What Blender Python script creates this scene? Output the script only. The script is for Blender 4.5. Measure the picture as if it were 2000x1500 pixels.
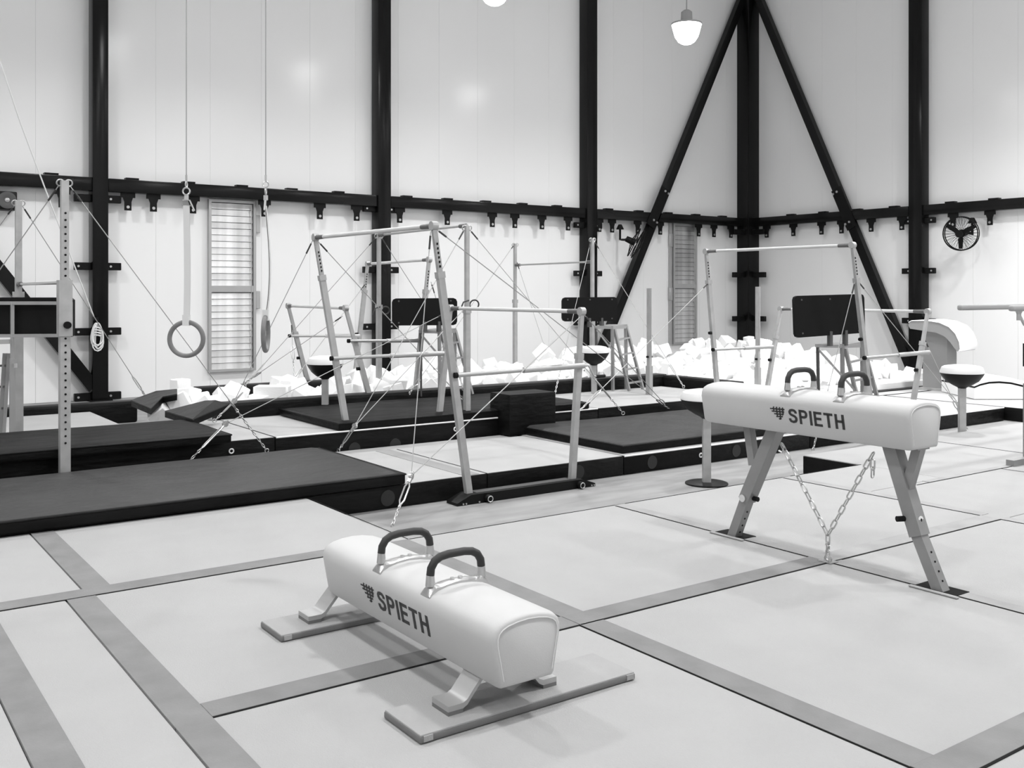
import bpy, bmesh, math, random
from mathutils import Vector, Matrix
random.seed(7)
for o in list(bpy.data.objects): bpy.data.objects.remove(o)
S = bpy.context.scene; COL = S.collection
R = math.radians
# ------------------------------------------------------------------ camera
F, YAW, Y0, CX, H = 1942.0, R(54.55), 569.0, 1000.0, 1.9
cd = bpy.data.cameras.new('camera'); cam = bpy.data.objects.new('camera', cd); COL.objects.link(cam)
cd.sensor_fit = 'HORIZONTAL'; cd.sensor_width = 36; cd.lens = F/2000*36; cd.shift_y = -(750-Y0)/2000
cd.clip_start = .05; cd.clip_end = 200
cam.location = (0, 0, H); cam.rotation_euler = (R(90), 0, YAW-R(90)); S.camera = cam
# ------------------------------------------------------------------ world and exposure
w = bpy.data.worlds.new('world'); S.world = w; w.use_nodes = True
w.node_tree.nodes['Background'].inputs[0].default_value = (.8, .8, .8, 1)
w.node_tree.nodes['Background'].inputs[1].default_value = .3
S.view_settings.view_transform = 'Standard'; S.view_settings.look = 'None'; S.view_settings.gamma = 1
S.view_settings.exposure = 0.0; S.view_settings.use_curve_mapping = False
LAMP_W = 625.0; SHADE_E = 18.0
# ------------------------------------------------------------------ pixel helpers (photo frame 2000x1500)
SX, CS = math.sin(YAW), math.cos(YAW)
def ray(px, py):
    r = (px-CX)/F
    return Vector((r*SX+CS, -r*CS+SX, -(py-Y0)/F))
def P(px, py, x=None, y=None, z=None, w=None):
    d = ray(px, py)
    if x is not None: t = x/d.x
    elif y is not None: t = y/d.y
    elif z is not None: t = (z-H)/d.z
    else: t = w
    return Vector((0, 0, H))+d*t
# ------------------------------------------------------------------ materials
def mat(name, c, rough=.5, metal=0, spec=.5, noise=None, bump=None, emit=None, coat=0):
    m = bpy.data.materials.new(name); m.use_nodes = True; nt = m.node_tree; b = nt.nodes['Principled BSDF']
    b.inputs['Base Color'].default_value = (c, c, c, 1); b.inputs['Roughness'].default_value = rough
    b.inputs['Metallic'].default_value = metal; b.inputs['Specular IOR Level'].default_value = spec
    if coat: b.inputs['Coat Weight'].default_value = coat; b.inputs['Coat Roughness'].default_value = .12
    tc = nt.nodes.new('ShaderNodeTexCoord')
    if noise:
        sc, lo, hi = noise[:3]; stretch = noise[3] if len(noise) > 3 else (1, 1, 1)
        mp = nt.nodes.new('ShaderNodeMapping'); mp.inputs['Scale'].default_value = stretch
        n = nt.nodes.new('ShaderNodeTexNoise'); n.inputs['Scale'].default_value = sc; n.inputs['Detail'].default_value = 5
        cr = nt.nodes.new('ShaderNodeValToRGB'); cr.color_ramp.elements[0].position = .3; cr.color_ramp.elements[1].position = .7
        cr.color_ramp.elements[0].color = (c*lo, c*lo, c*lo, 1); cr.color_ramp.elements[1].color = (c*hi, c*hi, c*hi, 1)
        nt.links.new(tc.outputs['Object'], mp.inputs[0]); nt.links.new(mp.outputs[0], n.inputs[0])
        nt.links.new(n.outputs[0], cr.inputs[0]); nt.links.new(cr.outputs[0], b.inputs['Base Color'])
    if bump:
        sc, st = bump[:2]; stretch = bump[2] if len(bump) > 2 else (1, 1, 1)
        mp = nt.nodes.new('ShaderNodeMapping'); mp.inputs['Scale'].default_value = stretch
        n = nt.nodes.new('ShaderNodeTexNoise'); n.inputs['Scale'].default_value = sc; n.inputs['Detail'].default_value = 3
        bp = nt.nodes.new('ShaderNodeBump'); bp.inputs['Strength'].default_value = st; bp.inputs['Distance'].default_value = .02
        nt.links.new(tc.outputs['Object'], mp.inputs[0]); nt.links.new(mp.outputs[0], n.inputs[0])
        nt.links.new(n.outputs[0], bp.inputs['Height']); nt.links.new(bp.outputs[0], b.inputs['Normal'])
    if emit:
        b.inputs['Emission Color'].default_value = (1, 1, 1, 1); b.inputs['Emission Strength'].default_value = emit
    return m
M = {
 'carpet': mat('grey_carpet', .365, .95, spec=.1, noise=(2.2, .965, 1.025), bump=(160, .25)),
 'tape': mat('dark_grey_tape', .20, .85, spec=.2, noise=(5, .9, 1.1, (1, 1, 1)), bump=(120, .15)),
 'tape2': mat('pale_grey_tape', .31, .85, spec=.2, noise=(5, .9, 1.1), bump=(120, .15)), 'binding': mat('board_edge_brown', .15, .8), 'boardtop': mat('board_top_grey', .335, .9, spec=.15, noise=(4, .94, 1.05), bump=(150, .2)),
 'seam': mat('seam_shadow_black', .012, .9, spec=.1),
 'vinylfloor': mat('mottled_floor', .25, .6, noise=(2.2, .78, 1.2, (.6, 2.2, 1))),
 'mattop': mat('light_mat_cover', .385, .8, spec=.2, noise=(2, .94, 1.05), bump=(120, .12)),
 'blackvinyl': mat('black_vinyl', .005, .45, spec=.12, noise=(3, .7, 1.6), bump=(5, .6, (1, 1, 3))),
 'rimvinyl': mat('pit_rim_vinyl', .016, .5, spec=.15, noise=(3, .8, 1.3), bump=(6, .2)),
 'crashtop': mat('dark_grey_vinyl', .040, .5, spec=.16, noise=(1.6, .85, 1.15), bump=(2.6, 1.0, (1, 2.0, 1))),
 'crashtop2': mat('charcoal_vinyl', .010, .55, spec=.1, noise=(1.6, .85, 1.15), bump=(2.6, .9, (1, 2.0, 1))),
 'badge': mat('badge_grey', .012, .35), 'white': mat('white_piping', .8, .5),
 'leather': mat('light_grey_leather', .485, .5, spec=.35, noise=(2, .97, 1.03), bump=(220, .06)),
 'piping': mat('light_piping', .6, .4), 'ink': mat('dark_print', .02, .55),
 'grip': mat('dark_rubber_grip', .014, .55), 'alu': mat('cast_aluminium', .48, .33, .9, bump=(90, .05)),
 'chrome': mat('chrome', .75, .16, 1), 'steel': mat('grey_painted_steel', .40, .42, .35, noise=(9, .9, 1.1)),
 'legsteel': mat('grey_leg_steel', .24, .45, .25, noise=(6, .92, 1.08)),
 'palesteel': mat('pale_grey_steel', .42, .4, .5), 'darksteel': mat('dark_grey_steel', .09, .45, .4),
 'zinc': mat('zinc_chain', .55, .3, .9), 'cable': mat('steel_cable', .38, .4, .5), 'darkcable': mat('dark_cable_sleeve', .03, .6),
 'barwood': mat('pale_bar_rail', .55, .45, noise=(30, .9, 1.08, (1, .08, 1))), 'barsleeve': mat('dark_bar_sleeve', .12, .45, .3),
 'black': mat('black_paint', .006, .4, spec=.15, noise=(4, .85, 1.2)), 'blackmatte': mat('black_matte', .006, .6, spec=.15),
 'blacksteel': mat('black_column_paint', .006, .2, spec=.2),
 'wall': mat('white_wall_panel', .87, .2, spec=.35, bump=(240, .012, (1, 1, .02))),
 'ceil': mat('pale_ceiling_sheet', .7, .7), 'foam': mat('white_foam', .86, .9, spec=.1, bump=(70, .12)),
 'galv': mat('galvanised_slat', .60, .28, .7, noise=(3, .7, 1.12, (1.5, 1, .4))), 'frame': mat('louvre_frame_grey', .45, .4, .5),  # galvanised slats: colour noise imitates streaky reflections
 'board': mat('dark_board', .008, .6, spec=.12), 'boardframe': mat('stand_tube_grey', .33, .4, .4),
 'shade': mat('lit_lamp_shade', .9, .4, emit=SHADE_E), 'housing': mat('lamp_housing_grey', .38, .5, .2),
 'rope': mat('white_rope', .8, .8), 'wood': mat('grey_ring_wood', .16, .5, noise=(12, .85, 1.15, (1, 1, 1))), 'strap': mat('pale_webbing', .62, .8),
 'bowl': mat('dark_bowl_vinyl', .012, .45, spec=.2), 'cap': mat('white_cap', .78, .3), 'vault': mat('vault_grey', .24, .6), 'vaultdark': mat('vault_padding_grey', .24, .7), 'matband': mat('mat_band_grey', .27, .8), 'railwood': mat('grey_bar_rail', .30, .5, noise=(20, .9, 1.08, (.08, 1, 1))),
 'whitevinyl': mat('white_vinyl', .84, .5),
}
# ------------------------------------------------------------------ mesh builder
def frame(d, up=None):
    d = d.normalized()
    if up is None: up = Vector((0, 0, 1)) if abs(d.z) < .95 else Vector((1, 0, 0))
    a = up.cross(d)
    if a.length < 1e-6: a = Vector((1, 0, 0)).cross(d)
    a.normalize(); b = d.cross(a).normalized()
    return a, b          # a sideways, b "up"
class MB:
    def __init__(s): s.v = []; s.f = []
    def add(s, vs, fs):
        k = len(s.v); s.v += [Vector(v) for v in vs]; s.f += [tuple(i+k for i in f) for f in fs]; return s
    def box(s, lo, hi):
        (a, b, c), (d, e, f) = lo, hi
        return s.add([(a,b,c),(d,b,c),(d,e,c),(a,e,c),(a,b,f),(d,b,f),(d,e,f),(a,e,f)],
                     [(0,3,2,1),(4,5,6,7),(0,1,5,4),(1,2,6,5),(2,3,7,6),(3,0,4,7)])
    def cbox(s, c, sz, rot=None):
        m = MB().box([-k/2 for k in sz], [k/2 for k in sz]); c = Vector(c)
        return s.add([(rot @ v if rot else v)+c for v in m.v], m.f)
    def rbox(s, lo, hi, r, seg=3):
        bm = bmesh.new(); m = MB().box(lo, hi)
        vs = [bm.verts.new(v) for v in m.v]
        for f in m.f: bm.faces.new([vs[i] for i in f])
        bmesh.ops.bevel(bm, geom=list(bm.edges), offset=r, segments=seg, profile=.5, affect='EDGES')
        bm.verts.index_update()
        s.add([v.co.copy() for v in bm.verts], [[v.index for v in f.verts] for f in bm.faces]); bm.free(); return s
    def bar(s, p, q, wd, ht=None, up=None):
        p, q = Vector(p), Vector(q); a, b = frame(q-p, up); ht = ht or wd; a = a*wd/2; b = b*ht/2
        return s.add([p-a-b, p+a-b, p+a+b, p-a+b, q-a-b, q+a-b, q+a+b, q-a+b],
                     [(0,3,2,1),(4,5,6,7),(0,1,5,4),(1,2,6,5),(2,3,7,6),(3,0,4,7)])
    def cyl(s, p, q, r, n=12, r2=None):
        p, q = Vector(p), Vector(q); a, b = frame(q-p); r2 = r if r2 is None else r2
        vs = []
        for c, rr in ((p, r), (q, r2)):
            for i in range(n):
                t = 2*math.pi*i/n; vs.append(c+a*math.cos(t)*rr+b*math.sin(t)*rr)
        return s.add(vs, [(i, (i+1) % n, n+(i+1) % n, n+i) for i in range(n)]+[tuple(range(n))[::-1], tuple(range(n, 2*n))])
    def path(s, pts, r, n=8, closed=False):
        pts = [Vector(p) for p in pts]; N = len(pts); vs = []; up = None
        for i, p in enumerate(pts):
            if closed: d = pts[(i+1) % N]-pts[i-1]
            else: d = pts[min(i+1, N-1)]-pts[max(i-1, 0)]
            d.normalize()
            if up is None: a, b = frame(d)
            else:
                a = up.cross(d); a = a.normalized() if a.length > 1e-6 else frame(d)[0]; b = d.cross(a).normalized()
            up = b; rr = r[i] if isinstance(r, (list, tuple)) else r
            for k in range(n):
                t = 2*math.pi*k/n; vs.append(p+a*math.cos(t)*rr+b*math.sin(t)*rr)
        fs = []
        for i in range(N if closed else N-1):
            j = (i+1) % N
            fs += [(i*n+k, i*n+(k+1) % n, j*n+(k+1) % n, j*n+k) for k in range(n)]
        if not closed: fs += [tuple(range(n))[::-1], tuple(range((N-1)*n, N*n))]
        return s.add(vs, fs)
    def loft(s, rings, cap=True):
        n = len(rings[0]); vs = [v for r in rings for v in r]; fs = []
        for i in range(len(rings)-1):
            fs += [(i*n+k, i*n+(k+1) % n, (i+1)*n+(k+1) % n, (i+1)*n+k) for k in range(n)]
        if cap: fs += [tuple(range(n))[::-1], tuple(range((len(rings)-1)*n, len(rings)*n))]
        return s.add(vs, fs)
    def lathe(s, prof, o, n=24, M3=None):
        o = Vector(o); rings = []
        for r, z in prof:
            ring = [Vector((math.cos(2*math.pi*i/n)*r, math.sin(2*math.pi*i/n)*r, z)) for i in range(n)]
            rings.append([(M3 @ v if M3 else v)+o for v in ring])
        return s.loft(rings)
    def prism(s, pts, off):
        off = Vector(off); n = len(pts); pts = [Vector(p) for p in pts]
        return s.add(pts+[p+off for p in pts], [tuple(range(n))[::-1], tuple(range(n, 2*n))]+[(i, (i+1) % n, n+(i+1) % n, n+i) for i in range(n)])
    def quadmesh(s, g):
        n, m = len(g), len(g[0]); return s.add([v for r in g for v in r], [(i*m+j, i*m+j+1, (i+1)*m+j+1, (i+1)*m+j) for i in range(n-1) for j in range(m-1)])
    def mesh(s, name, off=None):
        me = bpy.data.meshes.new(name); off = Vector(off) if off is not None else Vector()
        me.from_pydata([v-off for v in s.v], [], s.f)
        bm = bmesh.new(); bm.from_mesh(me); bmesh.ops.recalc_face_normals(bm, faces=bm.faces); bm.to_mesh(me); bm.free()
        me.polygons.foreach_set('use_smooth', [True]*len(me.polygons)); me.set_sharp_from_angle(angle=R(38)); me.update()
        return me
def props(o, label=None, cat=None, group=None, kind=None):
    if label: o['label'] = label
    if cat: o['category'] = cat
    if group: o['group'] = group
    if kind: o['kind'] = kind
    return o
class Thing:
    def __init__(s, name, label, cat, loc, group=None):
        s.o = bpy.data.objects.new(name, None); COL.objects.link(s.o); s.loc = Vector(loc); s.o.location = s.loc
        s.o.empty_display_size = .1; props(s.o, label, cat, group)
    def part(s, name, mb, m, parent=None, label=None, kind=None):
        o = bpy.data.objects.new(name, mb.mesh(name, s.loc)); COL.objects.link(o); o.parent = parent or s.o
        o.data.materials.append(M[m]); props(o, label, kind=kind); return o
    def share(s, name, me, m4, parent=None):          # piece sharing mesh data, placed by a matrix in world space
        o = bpy.data.objects.new(name, me); COL.objects.link(o); o.parent = parent or s.o
        o.matrix_basis = Matrix.Translation(-s.loc) @ m4; return o
def single(name, mb, m, label, cat, loc, group=None, kind=None):
    o = bpy.data.objects.new(name, mb.mesh(name, loc)); COL.objects.link(o); o.location = Vector(loc); o.data.materials.append(M[m])
    return props(o, label, cat, group, kind)
def struct(name, mb, m, loc=(0, 0, 0), parent=None):
    o = bpy.data.objects.new(name, mb.mesh(name, loc)); COL.objects.link(o); o.location = Vector(loc); o.data.materials.append(M[m])
    if parent: o.parent = parent
    else: o['kind'] = 'structure'
    return o
# ================================================================== ROOM SHELL
YW, XR, XL, YF, ZC, ZP = 18.5, 21.1, -6.0, -6.0, 10.6, .19
floor = struct('floor', MB().box((XL, YF, -.2), (XR, YW, 0)), 'vinylfloor')
struct('ceiling', MB().box((XL, YF, ZC), (XR+.1, YW+.1, ZC+.2)), 'ceil')
wb = struct('wall_back', MB().box((XL, YW, 0), (XR, YW+.2, ZC)), 'ceil')
wr = struct('wall_right', MB().box((XR, YF, 0), (XR+.2, YW, ZC)), 'ceil')
struct('wall_left', MB().box((XL-.2, YF, 0), (XL, YW, ZC)), 'wall')
struct('wall_front', MB().box((XL, YF-.2, 0), (XR, YF, ZC)), 'wall')
# sandwich panels, one metre wide, with narrow recessed joints
px0 = P(303, 200, y=YW).x % 1.0
pm = MB().rbox((.0006, -.04, 0), (.9994, 0, ZC), .0022, 1).mesh('panel'); pm.materials.append(M['wall'])
pm2 = MB().rbox((-.04, .0006, 0), (0, .9994, ZC), .0022, 1).mesh('panel'); pm2.materials.append(M['wall'])
x = XL+px0
while x < XR-.05:
    o = bpy.data.objects.new('panel', pm); COL.objects.link(o); o.parent = wb; o.location = (x, YW, 0)
    if x+1 > XR: o.scale.x = (XR-.04-x)
    x += 1.0
y = YF
while y < YW-.6:
    o = bpy.data.objects.new('panel', pm2); COL.objects.link(o); o.parent = wr; o.location = (XR, y, 0); y += 1.0
o = bpy.data.objects.new('panel', pm2); COL.objects.link(o); o.parent = wr; o.location = (XR, y, 0); o.scale.y = YW-.04-y
# ------------------------------------------------------------------ raised carpet platform, pieces of the floor
def carpet(x0, x1, y0, y1):
    m = MB().rbox((x0+.004, y0+.004, .004), (x1-.004, y1-.004, ZP), .008, 2); return struct('carpet_panel', m, 'carpet', (x0, y0, 0), floor)
xs = [XL, -.96, 1.183, 3.237, 5.27, 7.31]; ys = [YF, -2.15, -.11, 1.93, 3.95]
YE = 6.0
for a, b in ((-.96, .67), (.67, 1.183)): carpet(a, b, YF, 5.92)
carpet(XL, -.96, YF, 7.69); carpet(-.96, 1.183, 5.92, YE)
for i in range(2, len(xs)-1):
    for j in range(len(ys)-1): carpet(xs[i], xs[i+1], ys[j], ys[j+1])
    carpet(xs[i], xs[i+1], 3.95, YE)
for i in range(1, 3): carpet([0, -.96, 1.3][i], [0, 1.3, 3.39][i], YE, 7.69)
for j in range(len(ys)-1): carpet(7.31, 9.4, ys[j], ys[j+1])
for a, b in ((9.4, 12.5), (12.5, 15.6)):
    for c, d in ((-2.15, 1.93), (1.93, 5.15)): carpet(a, b, c, d)
carpet(7.31, 9.4, 3.95, 5.15); carpet(7.31, 8.5, 5.15, YE); carpet(8.5, 10.5, 5.15, 6.7); carpet(10.5, 14.2, 5.15, 6.7)
# dark outer side of the right-hand platform block
struct('platform_side', MB().box((8.494, 5.98, .002), (8.503, 6.69, ZP-.01)), 'blackvinyl', (8.5, 6, 0), floor)
def tape(x0, x1, y0, y1, z=ZP): return struct('tape_strip', MB().rbox((x0, y0, z+.0005), (x1, y1, z+(.0042 if x1-x0 > y1-y0 else .003)), .0012, 1), 'tape2' if x0 > 5.2 else 'tape', (x0, y0, 0), floor)
def seam(x0, x1, y0, y1, z=ZP): return struct('seam_and_edge_shade', MB().box((x0, y0, z+.0005), (x1, y1, z+.003)), 'seam', (x0, y0, 0), floor)
TW = .152
for xx, y0, y1 in ((.67, YF, 5.9), (1.183, YF, 5.92), (3.237, 3.95+TW, 6.0), (3.237, 1.93+TW, 3.95), (5.27, 3.95+TW, 6.0), (5.27, -.1, 3.95), (7.31, 3.95+TW, 6.0), (7.31, -.1, 3.95)):
    tape(xx, xx+(TW if xx < 5 else .11), y0, y1)
tape(1.3, 1.3+TW, 5.92+TW, 7.68)
for x0, x1, yy in ((-.9, 3.0, 5.92), (1.335, 3.236, 3.95), (3.24, 5.27, 3.95), (5.271, 7.31, 3.95), (3.24, 7.31, 1.93)):
    tape(x0, x1, yy, yy+TW); seam(x0, x1, yy-.012, yy)
seam(3.23, 3.237, 1.93, 3.95); seam(5.262, 5.27, -.1, 5.97); seam(7.302, 7.31, -.1, 5.97)
tape(8.2, 14, 5.08, 5.15); seam(8.0, 14, 5.07, 5.08); seam(10.49, 10.5, 5.15, 6.7); seam(9.395, 9.402, 3.9, 5.07)
seam(3.39, 3.396, 6.0, 7.69); seam(3.40, 8.494, 5.992, 6.0); seam(-.9, 3.39, 7.685, 7.69)  # black strips paint the contact shade along the platform's far edges
# slots where the pommel-horse legs pass through the carpet
for px, py in ((1432, 1045), (1835, 1152)):
    p = P(px, py, z=ZP); struct('leg_slot', MB().rbox((p.x-.06, p.y-.13, ZP+.001), (p.x+.09, p.y+.13, ZP+.006), .002, 1), 'seam', p, floor)
    struct('slot_flap', MB().rbox((p.x-.092, p.y-.16, ZP+.001), (p.x-.066, p.y+.14, ZP+.012), .004, 1), 'carpet', p, floor)
# ================================================================== STEEL FRAME
CY = YW-.04-.30                 # front plane of columns on the back wall
def column(pxl, pxr, label, back=True, extra=()):
    if back:
        a = P(pxl, 500, y=CY).x; b = P(pxr, 500, y=CY).x; t = Thing('steel_column', label, 'column', ((a+b)/2, CY+.15, 0), 'steel wall columns')
        t.part('shaft', MB().rbox((a, CY, 0), (b, YW-.042, ZC), .012, 2), 'blacksteel')
        t.part('base_plate', MB().box((a-.06, CY-.05, 0), (b+.06, YW-.045, .02)), 'blacksteel')
        for py in extra:
            z = P((pxl+pxr)/2, py, y=CY).z
            for sx, x0, x1 in ((-1, a-.27, a), (1, b, b+.24)):
                c = t.part('bracket', MB().rbox((x0, CY+.10, z-.065), (x1, CY+.20, z+.065), .008, 1), 'black')
                t.part('bolt', MB().cyl((x0+.06, CY+.10, z), (x0+.06, CY+.085, z), .02, 8), 'zinc', c)
    else:
        XF = XR-.34; a = P(pxr, 500, x=XF).y; b = P(pxl, 500, x=XF).y
        t = Thing('steel_column', label, 'column', (XF+.15, (a+b)/2, 0), 'steel wall columns')
        t.part('shaft', MB().rbox((XF, a, 0), (XR-.042, b, ZC), .012, 2), 'blacksteel')
        t.part('base_plate', MB().box((XF-.05, a-.06, 0), (XR-.045, b+.06, .02)), 'blacksteel')
        for py in extra:
            z = P((pxl+pxr)/2, py, x=XF).z
            for y0, y1 in ((a-.24, a), (b, b+.24)):
                c = t.part('bracket', MB().rbox((XF+.10, y0, z-.065), (XF+.20, y1, z+.065), .008, 1), 'black')
                t.part('bolt', MB().cyl((XF+.10, y0+.06, z), (XF+.085, y0+.06, z), .02, 8), 'zinc', c)
    return t
column(181, 212, 'black steel column with the rope coil tied to it, leftmost of the wall columns', True, (387, 520, 648, 775))
column(739, 764, 'black steel column behind the small far uneven bars, second from the left', True, (387+21, 527, 638, 740))
column(1147, 1167, 'black steel column beside the side-on wall fan, left of the corner', True, (440, 534, 630))
# corner column, seen on both walls
t = Thing('steel_column', 'black steel corner column where both diagonal braces meet at the top', 'column', (XR-.25, YW-.25, 0), 'steel wall columns')
t.part('shaft', MB().rbox((XR-.46, YW-.46, 0), (XR-.042, YW-.042, ZC), .012, 2), 'blacksteel')
t.part('base_plate', MB().box((XR-.52, YW-.52, 0), (XR-.045, YW-.045, .02)), 'blacksteel')
for py in (454, 537, 622):
    z = P(1459, py, y=YW-.3).z
    for sub in (((XR-.86, YW-.32, z-.07), (XR-.46, YW-.22, z+.07)), ((XR-.32, YW-.86, z-.07), (XR-.22, YW-.46, z+.07))):
        t.part('bracket', MB().rbox(*sub, .008, 1), 'black')
column(1774, 1800, 'black steel column on the right wall left of the round wall fan', False, (431, 529, 627))
# girts with their hanging hook plates
ZG0 = P(212, 374, y=YW-.32).z; ZG1 = P(212, 348, y=YW-.32).z
GF = YW-.04-.27
HK = [(-.125, 0), (.125, 0), (.125, -.085), (.085, -.085), (.06, -.16), (.06, -.31), (-.06, -.31), (-.06, -.16), (-.085, -.085), (-.125, -.085)]
def hook(t, p, wall):
    s = .5
    if wall == 'b':
        pts = HK
        h = t.part('hook_plate', MB().prism([(p.x+a, p.y, p.z+b) for a, b in pts], (0, .02, 0)), 'black')
        t.part('bolt', MB().cyl((p.x, p.y-.012, p.z-.25), (p.x, p.y, p.z-.25), .028, 8), 'zinc', h)
    else:
        pts = HK
        h = t.part('hook_plate', MB().prism([(p.x, p.y+a, p.z+b) for a, b in pts], (.02, 0, 0)), 'black')
        t.part('bolt', MB().cyl((p.x-.012, p.y, p.z-.25), (p.x, p.y, p.z-.25), .028, 8), 'zinc', h)
def girt(a, b, hooks, label, back=True):
    if back:
        t = Thing('girt_beam', label, 'beam', ((a+b)/2, GF, ZG0), 'horizontal wall girts')
        t.part('beam', MB().rbox((a, GF, ZG0), (b, GF+.2, ZG1), .012, 2), 'blacksteel')
        xx = a+.3
        while xx < b-.4:
            t.part('lap_clip', MB().box((xx, GF+.02, ZG1), (xx+.22, GF+.16, ZG1+.035)), 'black'); xx += 1.0
        for px in hooks: hook(t, P(px, 400, y=GF+.05)+Vector((0, 0, ZG0-P(px, 400, y=GF+.05).z)), 'b')
    else:
        XG = XR-.04-.27
        t = Thing('girt_beam', label, 'beam', (XG, (a+b)/2, ZG0), 'horizontal wall girts')
        t.part('beam', MB().rbox((XG, a, ZG0), (XG+.2, b, ZG1), .012, 2), 'blacksteel')
        yy = a+.3
        while yy < b-.4:
            t.part('lap_clip', MB().box((XG+.02, yy, ZG1), (XG+.16, yy+.22, ZG1+.035)), 'black'); yy += 1.0
        for px in hooks: 
            q = P(px, 400, x=XG+.05); hook(t, Vector((q.x, q.y, ZG0)), 'r')
cxs = [P(212, 0, y=GF).x, P(740, 0, y=GF).x, P(764, 0, y=GF).x, P(1147, 0, y=GF).x, P(1167, 0, y=GF).x, XR-.46]
girt(-3.0, P(181, 0, y=GF).x, [122], 'black girt left of the rope-coil column, above the wall loudspeaker')
girt(cxs[0], cxs[1], [250, 300, 377, 517, 625, 697], 'black girt above the wide bright louvre, behind the gymnastic rings')
girt(cxs[2], cxs[3], [781, 874, 962, 1006, 1059, 1110], 'black girt behind the tall uneven bars with six hanging hook plates')
girt(cxs[4], cxs[5], [1171, 1196, 1246, 1290, 1365, 1395, 1428], 'black girt crossed by the diagonal brace above the narrow louvre')
yb = P(1774, 0, x=XR-.3).y; ya = P(1800, 0, x=XR-.3).y
girt(yb, YW-.46, [1497, 1549, 1604, 1643, 1701, 1761], 'black girt on the right wall between corner column and fan column', False)
girt(3.0, ya, [1861, 1933], 'black girt on the right wall above the round wall fan', False)
# diagonal braces
def brace(pa, pb, label, joint=None, wd=.21):
    d = (pb-pa).normalized(); t = Thing('diagonal_brace', label, 'brace', pb, 'diagonal wall braces')
    n = Vector((0, -1, 0)) if abs(d.y) < abs(d.x) else Vector((-1, 0, 0))
    t.part('tube', MB().bar(pa, pb, .16, wd, up=n.cross(d)), 'blacksteel')
    if joint is not None:
        g = t.part('gusset_plate', MB().bar(joint-d*.55, joint+d*.55, .02, wd+.08, up=n.cross(d)), 'black')
        g.location += n*.095
        for k in (-.42, .42):
            for s in (-.06, .06):
                c = joint+d*k+n.cross(d)*s+n*.105
                t.part('bolt', MB().cyl(c, c+n*.02, .028, 8), 'zinc', g)
    return t
yb_ = YW-.23
brace(P(1453, -12, y=yb_), P(1172, 690, y=yb_), 'black diagonal brace left of the corner, running down behind the side-on fan', P(1280, 405, y=yb_))
xr_ = XR-.23
brace(P(1471, -30, x=xr_), P(1785, 730, x=xr_), 'black diagonal brace right of the corner, running down behind the dark board', P(1653, 407, x=xr_))
brace(P(-60, 455, y=yb_), P(182, 757, y=yb_), 'black diagonal brace meeting the foot of the rope-coil column')
# ================================================================== LAMPS (high bays)
def high_bay(p, label, k=1.0):
    t = Thing('high_bay_lamp', label, 'lamp', p, 'hanging high bay lamps')
    t.part('shade', MB().lathe([(.02, 0), (.10, .015), (.17, .06), (.235, .16), (.28, .32), (.30, .40), (.26, .42)], p, 28), 'shade')
    h = t.part('housing', MB().lathe([(.31, .395), (.312, .43), (.13, .44), (.12, .46), (.11, .66), (.06, .70)], p, 24), 'housing')
    t.part('rod', MB().cyl(p+Vector((0, 0, .69)), Vector((p.x, p.y, ZC)), .012, 8), 'cable', h)
    l = bpy.data.lights.new('lamp_light', 'SPOT'); l.energy = LAMP_W*k; l.spot_size = R(165); l.spot_blend = 1.0; l.shadow_soft_size = .22
    lo = bpy.data.objects.new('lamp_light', l); COL.objects.link(lo); lo.parent = t.o; lo.location = (0, 0, -.06)
LZ = P(1340, 86, w=20.24).z
pl1 = P(1341, 87, w=20.24); pl2 = P(966, 11, w=5.2*F/(Y0-11)); pl2 = P(966, 11, z=pl1.z)
high_bay(pl1, 'glowing high bay lamp hanging fully in view left of the corner column')
high_bay(pl2, 'glowing high bay lamp cut by the top edge of the picture')
for i, (x, y) in enumerate(((5.4, 14.3), (1.0, 14.3), (17.6, 8.1), (14.3, 8.1), (9.9, 8.1), (5.4, 8.1), (1.0, 8.1), (18.6, 2.0), (14.3, 2.0), (9.9, 2.0), (5.4, 2.0), (1.0, 2.0), (-3.4, 8.1), (-3.4, 2.0), (1.0, -4), (5.4, -4), (12, -4))):
    high_bay(Vector((x, y, pl1.z)), 'unseen high bay lamp filling out the ceiling grid for light', (2.4 if y > 5 else 1.8) if x > 14 else (.75 if (x, y) == (1.0, 2.0) else 1.15 if y == 2.0 else .7 if y < 0 else 1.0))  # some of these unseen lamps are added and weighted only for their light
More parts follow.
